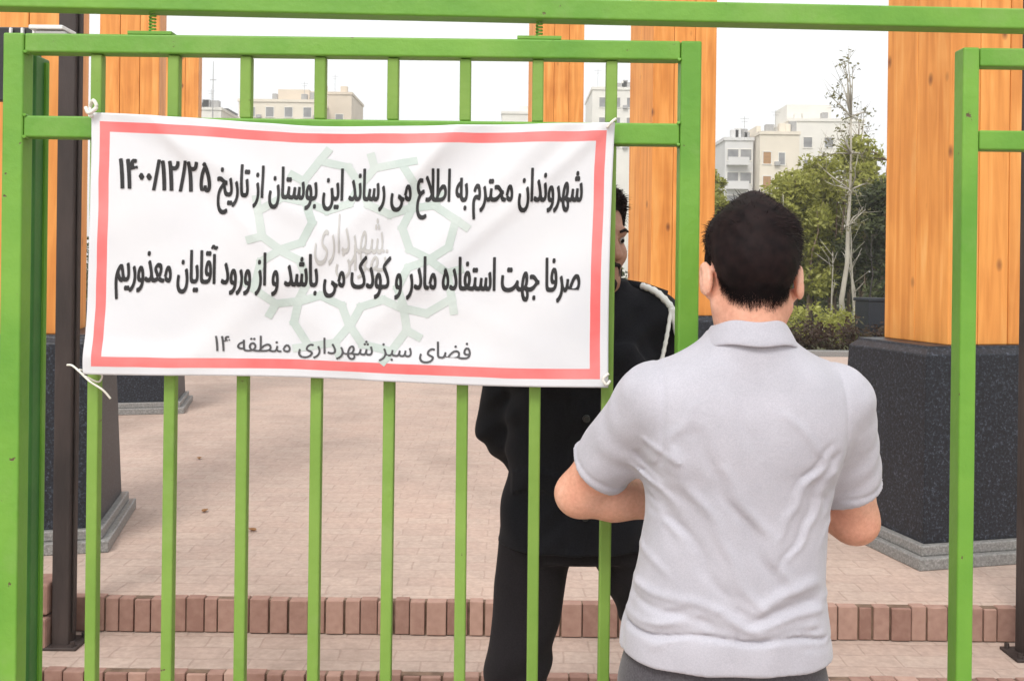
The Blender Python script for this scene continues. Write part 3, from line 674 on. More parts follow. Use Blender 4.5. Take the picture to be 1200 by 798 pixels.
def lettering(text, u0, u1, vbase, em, mat, bold=0.0, name='lettering', lift=0.0013, parent=ban):
    """text between u0 and u1 on the cloth, baseline at vbase, em height in metres"""
    c = bpy.data.curves.new(name, 'FONT'); c.body = shape(text); c.resolution_u = 4; c.fill_mode = 'NONE'
    o = link(bpy.data.objects.new(name, c)); dg = bpy.context.evaluated_depsgraph_get()
    m = o.evaluated_get(dg).to_mesh(); P_ = [v.co.copy() for v in m.vertices]; nb = {}
    for e in m.edges:
        a, d = e.vertices; nb.setdefault(a, []).append(d); nb.setdefault(d, []).append(a)
    o.evaluated_get(dg).to_mesh_clear(); bpy.data.objects.remove(o); bpy.data.curves.remove(c)
    seen = set(); loops = []
    for st in sorted(nb):
        if st in seen: continue
        lp = [st]; seen.add(st); cur = st
        while True:
            nx = [q_ for q_ in nb[cur] if q_ not in seen]
            if not nx: break
            cur = min(nx, key=lambda q_: abs(q_ - cur)); seen.add(cur); lp.append(cur)
        lp = [P_[i] for i in lp]; lp = [v for i, v in enumerate(lp) if (v - lp[i - 1]).length > 1e-4]
        full = lp
        for _ in range(2):     # drop spikes where the font's own strokes overlap
            lp = [v for i, v in enumerate(lp) if (v - lp[i - 1]).length < 1e-6 or (lp[(i + 1) % len(lp)] - v).length < 1e-6 or (v - lp[i - 1]).angle(lp[(i + 1) % len(lp)] - v) < R(125)]
        if len(lp) < 20 or len(full) - len(lp) > 4: lp = full
        if len(lp) > 2: loops.append(lp)
    def area(l): return sum(l[i - 1].x * l[i].y - l[i].x * l[i - 1].y for i in range(len(l))) / 2
    def inside(pt, l):
        r_ = False
        for i in range(len(l)):
            a, d = l[i - 1], l[i]
            if (a.y > pt.y) != (d.y > pt.y) and pt.x < (d.x - a.x) * (pt.y - a.y) / (d.y - a.y) + a.x: r_ = not r_
        return r_
    # the sense of the biggest outline tells outlines from counters
    sg = 1 if area(max(loops, key=lambda l: abs(area(l)))) > 0 else -1
    pos = [l for l in loops if area(l) * sg > 0]; neg = [l for l in loops if area(l) * sg <= 0]
    holes = [l for l in neg if any(inside(l[0], o_) for o_ in pos)]; outer = pos + [l for l in neg if l not in holes]
    V = []; F = []
    for l in outer:
        hs_ = [h_ for h_ in holes if inside(h_[0], l)]
        flat = l + [v for h_ in hs_ for v in h_]; s0 = len(V); V += flat
        tri = tessellate_polygon([l] + hs_); want = abs(area(l)) - sum(abs(area(h_)) for h_ in hs_)
        if abs(sum(abs(area([flat[i] for i in t3])) for t3 in tri) - want) > 0.03 * want:     # fall back to a beauty fill of the edges
            fb = bmesh.new(); ed = []
            for lo_ in [l] + hs_:
                vv_ = [fb.verts.new(v) for v in lo_]; ed += [fb.edges.new((vv_[i - 1], vv_[i])) for i in range(len(vv_))]
            fb.verts.index_update(); bmesh.ops.triangle_fill(fb, edges=ed, use_beauty=True)
            tri = [[v.index for v in f.verts] for f in fb.faces]; fb.free()
        for t3 in tri: F.append([s0 + i for i in t3])
    x0 = min(v.x for v in V); x1 = max(v.x for v in V); y0 = min(v.y for v in V); y1 = max(v.y for v in V)
    bm = bmesh.new(); bv = [bm.verts.new(v) for v in V]
    for f in F:
        try: bm.faces.new([bv[i] for i in f])
        except ValueError: pass
    bmesh.ops.triangulate(bm, faces=bm.faces[:])
    for n_, lo_, hi_, stp in (((1, 0, 0), x0, x1, (x1 - x0) * 0.0075 / ((u1 - u0) * BW)), ((0, 1, 0), y0, y1, 0.0075 / em)):
        t = lo_ + stp
        while t < hi_:
            bmesh.ops.bisect_plane(bm, geom=bm.verts[:] + bm.edges[:] + bm.faces[:], plane_co=Vector(n_) * t, plane_no=n_, dist=1e-6); t += stp
    bm.verts.index_update(); V = [v.co.copy() for v in bm.verts]; F = [[v.index for v in f.verts] for f in bm.faces]; bm.free()
    W = []; G = []
    for n_, (dx, dy) in enumerate([(0, 0)] + ([(-1, -.12), (1, .12), (-.5, .15), (.5, -.15)] if bold else [])):
        s0 = len(W)
        for v in V:
            u = u0 + (v.x + dx * bold - x0) / (x1 - x0) * (u1 - u0); vv = vbase - (v.y + dy * bold) * em / BH
            q_ = surf(u, vv); q_.y -= lift + 0.00005 * n_ + 0.000004 * (int(v.x * 3) % 5); W.append(q_)
        G += [[i + s0 for i in f] for f in F]
    return mesh_obj(name, W, G, mat, parent)
def ustrip(pts, w, mat, name, lift=0.0006, closed=True):
    """a flat printed stroke on the cloth through points given in metres on the cloth"""
    P = [Vector((a, b_)) for a, b_ in pts]; n = len(P); V = []; F = []
    segs = n if closed else n - 1
    for i in range(segs):
        a, b_ = P[i], P[(i + 1) % n]; d = (b_ - a); L_ = d.length; d.normalize(); nn = Vector((-d.y, d.x)) * w / 2
        a2 = a - d * w * 0.42; b2 = b_ + d * w * 0.42; k = max(2, int(L_ / 0.007))
        s0 = len(V)
        for j in range(k + 1):
            c = a2.lerp(b2, j / k)
            for sg in (-1, 1):
                e_ = c + nn * sg; q_ = surf(e_.x / BW, e_.y / BH); q_.y -= lift + 0.00002 * i; V.append(q_)
        for j in range(k): F.append((s0 + 2 * j, s0 + 2 * j + 1, s0 + 2 * j + 3, s0 + 2 * j + 2))
    return V, F
L1 = lettering('شهروندان محترم به اطلاع می رساند این بوستان از تاریخ', 0.246, 0.943, 0.298, 0.095, M_ink, 0.042)
L1b = lettering('۱۴۰۰/۱۲/۲۵', 0.056, 0.232, 0.286, 0.090, M_ink, 0.034)
L2 = lettering('صرفا جهت استفاده مادر و کودک می باشد و از ورود آقایان معذوریم', 0.053, 0.943, 0.640, 0.095, M_ink, 0.042)
L3 = lettering('فضای سبز شهرداری منطقه ۱۴', 0.250, 0.737, 0.902, 0.047, M_ink2, 0.008)
# faint emblem: eight interlaced kites round a script
EC = Vector((0.512 * BW, 0.512 * BH)); EV = []; EF = []
for k in range(8):
    a = R(20 + 45 * k); ca, sa = math.cos(a), math.sin(a)
    def tr(r_, t_): return (EC.x + (r_ * ca - t_ * sa), EC.y - (r_ * sa + t_ * ca) * 0.98)
    kite = [tr(0.108, 0.024), tr(0.140, 0.057), tr(0.184, 0.048), tr(0.216, 0.004), tr(0.184, -0.046), tr(0.140, -0.057), tr(0.108, -0.024)]
    for pts_, cl_ in ((kite, True), ([tr(0.184, 0.048), tr(0.204, 0.066)], False), ([tr(0.216, 0.004), tr(0.231, -0.018)], False)):
        V_, F_ = ustrip(pts_, 0.0165, M_emblem, 'emblem', closed=cl_, lift=0.0006 if cl_ else 0.0008)
        s0 = len(EV); EV += V_; EF += [tuple(i + s0 for i in f) for f in F_]
mesh_obj('emblem', EV, EF, M_emblem, ban)
lettering('شهرداری', 0.435, 0.565, 0.505, 0.115, M_emtext, 0.004, 'emblem_lettering', 0.0010)
lettering('تهران', 0.475, 0.575, 0.572, 0.075, M_emtext, 0.002, 'emblem_lettering', 0.0010)
# ties
def tie(pts, r=0.0022):
    b = bmesh.new(); P = [Vector(p_) for p_ in pts]; out = []
    for i in range(len(P) - 1):
        for j in range(6):
            t = j / 6; p0 = P[max(i - 1, 0)]; p1 = P[i]; p2 = P[i + 1]; p3 = P[min(i + 2, len(P) - 1)]
            out.append(0.5 * ((2 * p1) + (p2 - p0) * t + (2 * p0 - 5 * p1 + 4 * p2 - p3) * t * t + (3 * p1 - p0 - 3 * p2 + p3) * t**3))
    out.append(P[-1]); tube(b, out, r, 6); return bm_obj('tie_string', b, M_string, ban, True)
tie([(-0.90, 1.905, 1.392), (-0.885, 1.895, 1.392), (-0.865, 1.886, 1.380), (-0.842, 1.880, 1.362), (-0.818, 1.884, 1.345), (-0.805, 1.890, 1.327)])
tie([(-0.868, 1.888, 1.385), (-0.858, 1.905, 1.380), (-0.836, 1.918, 1.372), (-0.838, 1.908, 1.358), (-0.855, 1.886, 1.372)], 0.002)
tie([(-0.862, 1.890, 1.912), (-0.852, 1.882, 1.900), (-0.838, 1.884, 1.912), (-0.846, 1.888, 1.926), (-0.86, 1.905, 1.915), (-0.848, 1.884, 1.893)], 0.004)
tie([(0.205, 1.888, 1.902), (0.196, 1.880, 1.894), (0.188, 1.886, 1.884)], 0.003)
tie([(0.200, 1.890, 1.375), (0.192, 1.882, 1.368), (0.186, 1.884, 1.380), (0.197, 1.886, 1.39)], 0.003)

# ------------------------------------------------------------------ people
def rotm(pitch=0, yaw=0, roll=0):
    return Matrix.Rotation(yaw, 3, 'Z') @ Matrix.Rotation(-pitch, 3, 'X') @ Matrix.Rotation(roll, 3, 'Y')   # pitch > 0: nodding forward
def head_sdf(V, c, Rm, sc_=1.0, neck_to=None, neck_r=(0.056, 0.064), face=True):
    c = Vector(c); W = lambda p: tuple(c + Rm @ (Vector(p) * sc_)); r = lambda *a: tuple(q_ * sc_ for q_ in a)
    V.ell(W((0, -0.012, 0.03)), r(0.075, 0.096, 0.09), Rm, 0.02)
    V.ell(W((0, 0.022, -0.042)), r(0.060, 0.070, 0.082), Rm, 0.03)
    V.ell(W((0, 0.060, -0.095)), r(0.030, 0.028, 0.024), Rm, 0.03)
    for s in (-1, 1):
        V.cap(W((s * 0.058, -0.005, -0.05)), W((s * 0.026, 0.06, -0.098)), 0.016 * sc_, 0.016 * sc_, 0.03)
        V.ell(W((s * 0.037, 0.060, -0.03)), r(0.026, 0.024, 0.026), Rm, 0.02)
    if neck_to is not None:
        V.cap(W((0, -0.022, -0.045)), neck_to, neck_r[0], neck_r[1], 0.025)
    if face:
        V.cap(W((-0.034, 0.079, 0.026)), W((0.034, 0.079, 0.026)), 0.012 * sc_, 0.012 * sc_, 0.015)
        for s in (-1, 1): V.cut_ell(W((s * 0.031, 0.098, 0.006)), r(0.016, 0.0165, 0.0085), Rm, 0.008)
        V.cap(W((0, 0.088, 0.012)), W((0, 0.110, -0.030)), 0.008 * sc_, 0.012 * sc_, 0.008)
        for s in (-1, 1): V.ell(W((s * 0.011, 0.098, -0.034)), r(0.009, 0.011, 0.008), Rm, 0.006)
        V.cap(W((-0.020, 0.082, -0.062)), W((0.020, 0.082, -0.062)), 0.007 * sc_, 0.007 * sc_, 0.006)
        V.cap(W((-0.018, 0.081, -0.075)), W((0.018, 0.081, -0.075)), 0.0075 * sc_, 0.0075 * sc_, 0.006)
    for s in (-1, 1):
        Re = Rm @ Matrix.Rotation(s * R(-24), 3, 'Z') @ Matrix.Rotation(R(-10), 3, 'X')
        V.ell(W((s * 0.087, -0.013, -0.004)), r(0.0095, 0.021, 0.035), Re, 0.006)
        V.ell(W((s * 0.077, 0.002, -0.026)), r(0.009, 0.010, 0.014), Re, 0.006)
        V.cut_ell(W((s * 0.097, -0.007, 0.0)), r(0.005, 0.010, 0.018), Re, 0.004)
from mathutils.bvhtree import BVHTree
def hair_obj(c, Rm, sc_, parent, body, top=0.026, side=0.010, seed=1, h=0.004, strands=5200, slen=0.022, tuft=0.0, mat=None):
    c = Vector(c); V = Vox(c - Vector((0.14, 0.15, 0.14)), c + Vector((0.14, 0.15, 0.18)), h)
    W = lambda p: tuple(c + Rm @ (Vector(p) * sc_)); r = lambda *a: tuple(q_ * sc_ for q_ in a)
    V.ell(W((0, -0.012, 0.03)), r(0.075, 0.096, 0.09), Rm, 0.02)
    V.ell(W((0, 0.010, -0.042)), r(0.060, 0.070, 0.082), Rm, 0.03)
    A = np.array(Rm.transposed()); cc = np.array(c)
    def loc(x, y, z):
        p = np.stack([x - cc[0], y - cc[1], z - cc[2]]); return (A @ p) / sc_
    def hl(y):   # height of the hairline along the head
        return np.interp(y, [-0.11, -0.07, -0.035, -0.028, 0.010, 0.018, 0.034, 0.045, 0.06, 0.085, 0.11], [-0.072, -0.070, -0.050, 0.006, 0.028, -0.010, -0.006, 0.04, 0.06, 0.078, 0.08])
    def gap(q_): return q_[2] - hl(q_[1]) - 0.020 * np.clip(np.abs(q_[0]) / 0.066, 0, 1.25)**5 * (q_[1] < -0.03) - 0.003 * np.sin(q_[0] * 300) * np.sin(q_[0] * 117 + 1)
    def amount(q_):
        g = gap(q_); s = np.clip(g / 0.055, 0, 1); s = s * s * (3 - 2 * s)
        up = np.clip((q_[2] - 0.045) / 0.07, 0, 1); up = up * up * (3 - 2 * up)
        t = side + (top - side) * up
        t = t + tuft * np.exp(-((q_[0] - 0.0) / 0.035)**2 - ((q_[1] + 0.02) / 0.05)**2) * up
        return t * s - 0.004 * (1 - s), g
    def fn(x, y, z, d):
        q_ = loc(x, y, z); t, g = amount(q_)
        w = (np.sin(q_[0] * 95 + 3 * np.sin(q_[1] * 60 + seed)) * np.sin(q_[1] * 80 + 2 * np.sin(q_[2] * 70)) + 0.6 * np.sin(q_[0] * 210 + q_[2] * 160 + seed * 2)) * 0.0007
        return -(t + w * np.clip(g / 0.05, 0, 1))
    V.disp(fn, 0.12)
    gap_ = gap
    # drop what lies below the hairline, it is inside the head
    o = V.obj('hair', mat or M_hair, parent, 2)
    bm = bmesh.new(); bm.from_mesh(o.data); bm.normal_update()
    dead = []; allf = []
    for f in bm.faces:
        p = f.calc_center_median(); q_ = loc(np.array([p.x]), np.array([p.y]), np.array([p.z]))
        gg = gap(q_)[0]
        if gg < -0.004: dead.append(f)
        if gg > -0.030: allf.append(f)
    rnd = random.Random(seed); pts = [(f.calc_center_median().copy(), f.normal.copy()) for f in (rnd.choice(allf) for _ in range(strands))]
    bmesh.ops.delete(bm, geom=dead, context='FACES')
    bvh = BVHTree.FromPolygons([v.co.copy() for v in body.data.vertices], [list(f.vertices) for f in body.data.polygons])
    for p, n in pts:
        q_ = Rm.transposed() @ (p - c) / sc_; g = float(gap(np.array([[q_.x], [q_.y], [q_.z]]))[0])
        if n.length < 0.5: continue
        upn = min(1, max(0, (q_.z + 0.02) / 0.1)); ln = slen * (0.40 + 0.75 * upn) * rnd.uniform(0.6, 1.25)
        thin = min(1.0, max(0.0, (0.024 - g) / 0.030))
        if g < 0.024 and q_.y < -0.01 and rnd.random() < thin**0.6: continue
        if g < 0.004 and q_.y > -0.01: continue
        if g < 0.022 and q_.y < -0.01: continue
        if g < 0.036:
            hit, hn, _, dist = bvh.find_nearest(p)
            if (hit - p).length < 0.02 and ((p - hit).dot(hn) < 0.002): p = hit + hn * 0.0028; n = hn; ln = rnd.uniform(0.006, 0.011)
        comb = Rm @ Vector((rnd.gauss(0.22, 0.16), rnd.gauss(0.45, 0.16), -0.75 + 0.70 * upn))
        d = (n * (0.10 + 0.10 * upn) + comb * 0.8).normalized()
        sd_ = d.cross(n)
        if sd_.length < 1e-3: continue
        sd_.normalize(); w = rnd.uniform(0.0004, 0.0009) * (0.6 if g < 0.02 else 1)
        b0 = p - n * 0.003; m_ = b0 + d * ln * 0.5 + n * 0.001; e_ = b0 + d * ln - n * ln * 0.12
        v = [bm.verts.new(b0 - sd_ * w), bm.verts.new(b0 + sd_ * w), bm.verts.new(m_ + sd_ * w * .8), bm.verts.new(m_ - sd_ * w * .8), bm.verts.new(e_)]
        bm.faces.new((v[0], v[1], v[2], v[3])); bm.faces.new((v[3], v[2], v[4]))
    # cropped hair thinning out down the nape, rooted on the skin
    Rt = Rm.transposed(); cand = []
    for f in body.data.polygons:
        q_ = Rt @ (f.center - c) / sc_
        if q_.y < 0.0 and -0.12 < q_.z < 0.06 and abs(q_.x) < 0.066:
            g = float(gap(np.array([[q_.x], [q_.y], [q_.z]]))[0])
            if -0.006 < g < 0.060: cand.append((f, g))
    for _ in range(22000 if cand else 0):
        f, g = rnd.choice(cand)
        if rnd.random() > min(1.0, max(0.0, (g + 0.006) / 0.030))**1.5: continue
        vs_ = [body.data.vertices[i].co for i in f.vertices]; n = f.normal
        p = vs_[0].lerp(vs_[1], rnd.random()).lerp(vs_[3 % len(vs_)].lerp(vs_[2], rnd.random()), rnd.random()) - n * 0.0004
        d = (Rm @ Vector((rnd.gauss(0, .25), -0.1, -1)) + n * rnd.uniform(0.15, 0.4)).normalized(); sd_ = d.cross(n)
        if sd_.length < 1e-3: continue
        sd_.normalize(); ln = rnd.uniform(0.003, 0.0065) + 0.008 * max(0, g / 0.034); w = rnd.uniform(0.0002, 0.00036)
        v = [bm.verts.new(p - sd_ * w), bm.verts.new(p + sd_ * w), bm.verts.new(p + d * ln)]; bm.faces.new(v)
    bm.to_mesh(o.data); bm.free()
    return o
def hand_sdf(V, w, d, nrm, side, curl=0.9, sz=1.0):
    """w wrist, d along the hand, nrm out of the palm, side +1 if the thumb lies along d x nrm"""
    w = Vector(w); d = Vector(d).normalized(); nrm = Vector(nrm); nrm = (nrm - d * nrm.dot(d)).normalized(); t = d.cross(nrm) * side
    for k, o in enumerate((-0.030, -0.010, 0.010, 0.030)):
        V.cap(w + t * o * 0.55 + d * 0.004, w + t * o * 0.95 + d * (0.082 if abs(o) < .02 else 0.074) * sz, 0.016, 0.0125, 0.010)
    for o, ln in ((0.031, 0.92), (0.0105, 1.0), (-0.0105, 0.94), (-0.031, 0.74)):
        p = w + t * o + d * 0.082 * sz; a = 0.25 * curl
        for j, L_ in enumerate((0.040, 0.026, 0.021)):
            dd = d * math.cos(a) + nrm * math.sin(a); q_ = p + dd * L_ * ln * sz
            V.cap(p, q_, 0.0088 - 0.0008 * j, 0.0082 - 0.0009 * j, 0.003); p = q_; a += 0.75 * curl
    p = w + t * 0.022 + d * 0.018; q_ = p + (t * 0.75 + d * 0.6 + nrm * 0.25).normalized() * 0.042; V.cap(p, q_, 0.014, 0.0105, 0.008)
    r_ = q_ + (d * 0.85 + nrm * 0.5 + t * 0.1).normalized() * 0.032; V.cap(q_, r_, 0.0102, 0.0088, 0.003)
    V.cap(r_, r_ + (d * 0.75 + nrm * 0.65 - t * 0.2).normalized() * 0.022, 0.0092, 0.0075, 0.003)
def segd(px, pz, a, b):
    vx, vz = b[0] - a[0], b[1] - a[1]; t = np.clip(((px - a[0]) * vx + (pz - a[1]) * vz) / (vx * vx + vz * vz), 0, 1)
    return np.hypot(px - a[0] - t * vx, pz - a[1] - t * vz), t
def shoe_sdf(V, a, fwd, r=0.045):
    a = Vector(a); f = Vector(fwd).normalized()
    V.cap((a.x, a.y, 0.05), Vector((a.x, a.y, 0.045)) + f * 0.02, 0.047, 0.046, 0.02)
    V.cap(Vector((a.x, a.y, 0.042)) - f * 0.035, Vector((a.x, a.y, 0.036)) + f * 0.16, 0.040, 0.034, 0.02)
    V.cap((a.x, a.y, 0.05), (a.x, a.y, 0.13), 0.046, 0.045, 0.02)
    V.keep((0, 0, -1), (0, 0, 0.002))
def eyes(c, Rm, sc_, parent):
    for s in (-1, 1):
        b = bmesh.new(); bmesh.ops.create_uvsphere(b, u_segments=16, v_segments=10, radius=0.0105 * sc_, matrix=Matrix.Translation(Vector(c) + Rm @ (Vector((s * 0.031, 0.0765, 0.006)) * sc_)))
        e = bm_obj('eye', b, M_eye, parent, True)
        b = bmesh.new(); bmesh.ops.create_uvsphere(b, u_segments=12, v_segments=8, radius=0.0060 * sc_, matrix=Matrix.Translation(Vector(c) + Rm @ (Vector((s * 0.031, 0.0825, 0.005)) * sc_)))
        bm_obj('iris', b, M_hair, e, True)
        b = bmesh.new(); W = lambda p: Vector(c) + Rm @ (Vector(p) * sc_)
        tube(b, [W((s * 0.014, 0.0925, 0.026)), W((s * 0.030, 0.0925, 0.032)), W((s * 0.047, 0.084, 0.027))], [0.003, 0.004, 0.0022], 6); bm_obj('eyebrow', b, M_hair, parent, True)

# ---- the young man seen from behind
man = thing('person', 'person in a light grey polo shirt seen from behind, arms bent in front', 'person', (0.39, 1.70, 0))
HC = Vector((0.046, 0.012, 1.583)); HR = rotm(R(14), R(-3), R(1.5))
elL, elR = Vector((-0.252, 0.140, 1.160)), Vector((0.268, 0.092, 1.128))
shL, shR = Vector((-0.137, 0.0, 1.362)), Vector((0.203, 0.0, 1.362))
wrL, wrR = Vector((-0.030, 0.165, 1.135)), Vector((0.098, 0.165, 1.225))
V = Vox((-0.36, -0.18, 0.0), (0.36, 0.32, 1.78), 0.005)
V.loft([(0.80, 0, 0, 0.165, 0.105), (0.92, 0.003, 0, 0.165, 0.105), (1.04, 0.009, 0, 0.155, 0.095), (1.165, 0.023, 0, 0.15, 0.095), (1.288, 0.023, 0, 0.162, 0.10), (1.38, 0.03, 0, 0.15, 0.085), (1.44, 0.033, 0, 0.09, 0.065)])
V.cap((0.036, 0.0, 1.44), (-0.115, 0, 1.365), 0.042, 0.05, 0.03); V.cap((0.036, 0.0, 1.44), (0.18, 0, 1.365), 0.042, 0.05, 0.03)
head_sdf(V, HC, HR, 0.97, neck_to=(0.036, -0.012, 1.44), neck_r=(0.0535, 0.060))
for sh, el, wr, s in ((shL, elL, wrL, -1), (shR, elR, wrR, 1)):
    V.chain([sh, el], [0.05, 0.0445], 0.02)
    V.chain([el, el.lerp(wr, 0.3), wr], [0.043, 0.0445, 0.028], 0.02)
for el, wr, sh in ((elL, wrL, shL), (elR, wrR, shR)):
    dd = ((el - wr).normalized() + (el - sh).normalized()).normalized(); V.cap(el + dd * 0.022, el + dd * 0.034 - (el - sh).normalized() * 0.018, 0.016, 0.016, 0.022)
hand_sdf(V, wrL, (0.75, 0.0, 0.25), (0.2, -0.1, 1.0), -1, 1.0); hand_sdf(V, wrR, (-0.55, 0.12, 0.5), (-0.4, -0.6, 0.2), 1, 0.9)
for s in (-1, 1):
    V.chain([(s * 0.088, 0, 0.88), (s * 0.095, 0.01, 0.49), (s * 0.098, -0.015, 0.09)], [0.075, 0.047, 0.036], 0.03)
    V.cap((s * 0.098, -0.02, 0.05), (s * 0.105, 0.12, 0.035), 0.034, 0.028, 0.02)
man_body = V.obj('body', M_skin, man, 1)
hair_obj(HC, HR, 0.97, man, man_body, top=0.027, side=0.0130, seed=3, tuft=0.020, strands=24000, slen=0.017)
eyes(HC, HR, 0.97, man)
# polo shirt
V = Vox((-0.36, -0.19, 0.80), (0.36, 0.24, 1.56), 0.004)
V.loft([(0.80, 0.002, 0.0, 0.188, 0.130), (0.92, 0.003, 0.0, 0.190, 0.130), (0.97, 0.004, -0.002, 0.183, 0.126), (1.04, 0.008, -0.002, 0.168, 0.116), (1.165, 0.021, 0, 0.161, 0.112), (1.288, 0.024, 0, 0.182, 0.118), (1.36, 0.030, 0, 0.172, 0.108), (1.42, 0.033, 0, 0.125, 0.092), (1.465, 0.037, -0.003, 0.082, 0.080), (1.49, 0.037, -0.006, 0.066, 0.068)], p=2.35, k=0.03)
V.cap((0.036, -0.008, 1.445), (-0.118, 0, 1.368), 0.050, 0.064, 0.035); V.cap((0.036, -0.008, 1.445), (0.186, 0, 1.368), 0.050, 0.064, 0.035)
V.ell((-0.050, -0.055, 1.33), (0.085, 0.05, 0.095), None, 0.04); V.ell((0.112, -0.055, 1.33), (0.085, 0.05, 0.095), None, 0.04)
slL, slR = shL.lerp(elL, 0.72), shR.lerp(elR, 0.72)
V.cap(shL, shL.lerp(elL, 0.95), 0.062, 0.060, 0.032); V.cap(shR, shR.lerp(elR, 0.95), 0.063, 0.060, 0.032)
x, y, z = V.grid((slice(None),) * 3)
for sl_, sh, el, s in ((slL, shL, elL, -1), (slR, shR, elR, 1)):   # the sleeves end cleanly above the elbows
    n = np.array((el - sh).normalized() + Vector((s * 0.25, 0, 0))); n /= np.linalg.norm(n)
    d = (x - sl_.x) * n[0] + (y - sl_.y) * n[1] + (z - sl_.z) * n[2]
    near = ((x - el.x)**2 + (y - el.y)**2 + (z - el.z)**2) < 0.13**2
    V.D = np.where(near & (s * (x - (0.02 + s * 0.185)) > 0), np.maximum(V.D, d), V.D).astype(np.float32)
V.keep((0, 0, -1), (0, 0, 0.917)); V.keep((0, -0.18, 1), (0.036, 0, 1.492))
FOLDS = [  # (start, end, amplitude, width): ridges and (negative) valleys of the cloth across the back, x and z
    ((-0.10, 1.27), (0.06, 1.00), 0.008, 0.022), ((-0.125, 1.20), (0.02, 0.99), -0.006, 0.020), ((-0.06, 1.30), (0.10, 1.03), -0.006, 0.020),
    ((0.00, 1.24), (0.13, 1.02), 0.006, 0.020), ((0.185, 1.26), (0.09, 1.12), 0.006, 0.014), ((0.180, 1.22), (0.10, 1.06), -0.005, 0.013), ((0.185, 1.29), (0.13, 1.20), -0.005, 0.010), ((0.178, 1.18), (0.12, 1.08), 0.005, 0.012),
    ((-0.15, 1.29), (-0.09, 1.25), 0.005, 0.009), ((-0.15, 1.26), (-0.10, 1.22), -0.005, 0.009), ((-0.152, 1.23), (-0.11, 1.20), 0.004, 0.008), ((-0.148, 1.20), (-0.115, 1.17), -0.004, 0.008),
    ((0.06, 1.00), (0.175, 1.035), 0.009, 0.018), ((0.03, 0.975), (0.17, 1.00), -0.007, 0.016), ((-0.165, 1.02), (-0.02, 0.99), 0.006, 0.014), ((-0.02, 0.99), (0.06, 0.955), 0.007, 0.015), ((-0.16, 0.99), (-0.03, 0.965), -0.006, 0.013),
    ((-0.17, 0.955), (-0.05, 0.975), 0.005, 0.012), ((0.05, 0.965), (0.18, 0.985), 0.006, 0.013), ((0.02, 0.94), (0.17, 0.95), -0.005, 0.010), ((-0.10, 1.05), (-0.15, 1.10), 0.004, 0.014),
    ((-0.19, 0.935), (0.02, 0.943), -0.010, 0.007), ((0.02, 0.943), (0.19, 0.931), -0.010, 0.007), ((0.10, 1.34), (0.17, 1.27), 0.004, 0.014), ((-0.05, 1.35), (-0.12, 1.28), 0.004, 0.016), ((0.03, 1.40), (0.03, 1.30), -0.003, 0.02)]
def folds(x, y, z, d):
    o = np.zeros_like(x)
    wx = x + 0.006 * np.sin(z * 42) + 0.004 * np.sin(z * 90 + x * 30); wz = z + 0.005 * np.sin(x * 38 + 1)
    back = np.clip((0.03 - y) / 0.04, 0, 1)
    for a, b, am, w in FOLDS:
        a, b = [((v[0] + 0.39) * 0.942 - 0.39, 1.6 - (1.6 - v[1]) * 0.942) for v in (a, b)]; w = w * 0.52
        ds, t = segd(wx, wz, a, b); o -= back * am * 0.70 * np.exp(-(ds / w)**2) * (1 - 0.35 * np.abs(2 * t - 1)**3)
    o -= 0.0007 * np.sin(x * 70 + 25 * z + 2 * np.sin(z * 30)) * np.clip((1.1 - z) / 0.1, 0, 1) * back
    for sh, el, s in ((shL, elL, -1), (shR, elR, 1)):   # sleeve: rings of soft creases and a hem band
        ax = np.array((el - sh)); t = ((x - sh.x) * ax[0] + (y - sh.y) * ax[1] + (z - sh.z) * ax[2]) / (ax @ ax)
        m = np.clip((s * (x - (0.033 + s * 0.175))) / 0.03, 0, 1)
        o -= m * 0.0011 * np.sin(t * 26 + x * 40 + 1.5 * np.sin(y * 60)); o -= m * (0.0022 * np.exp(-((t - 0.69) / 0.035)**2) - 0.003 * np.exp(-((t - 0.645) / 0.012)**2))
    rr = np.random.RandomState(5)
    for s in (-1, 1):      # many short pulls fanning out of each armhole, and slack at the waist
        for _ in range(9):
            a0 = (0.02 + s * rr.uniform(0.135, 0.165), rr.uniform(1.16, 1.30)); ln = rr.uniform(0.04, 0.10); an = rr.uniform(0.5, 1.2)
            b0 = (a0[0] - s * ln * math.cos(an), a0[1] - ln * math.sin(an)); ds, t = segd(wx, wz, a0, b0)
            o -= back * rr.uniform(0.0012, 0.0026) * rr.choice((-1, 1)) * np.exp(-(ds / rr.uniform(0.005, 0.008))**2) * (1 - t * 0.7)
    for _ in range(12):
        a0 = (rr.uniform(-0.17, 0.15), rr.uniform(0.95, 1.06)); b0 = (a0[0] + rr.uniform(0.04, 0.11), a0[1] + rr.uniform(-0.025, 0.025)); ds, t = segd(wx, wz, a0, b0)
        o -= back * rr.uniform(0.001, 0.0024) * rr.choice((-1, 1)) * np.exp(-(ds / rr.uniform(0.005, 0.009))**2)
    # armhole seams
    for s in (-1, 1):
        sx = 0.033 + s * (0.158 + 0.03 * (1.40 - z)); o += 0.0025 * np.exp(-((x - sx) / 0.004)**2) * ((z > 1.26) & (z < 1.45))
    return o
V.disp(folds, 0.03)
V.obj('polo_shirt', M_polo, man, 1)
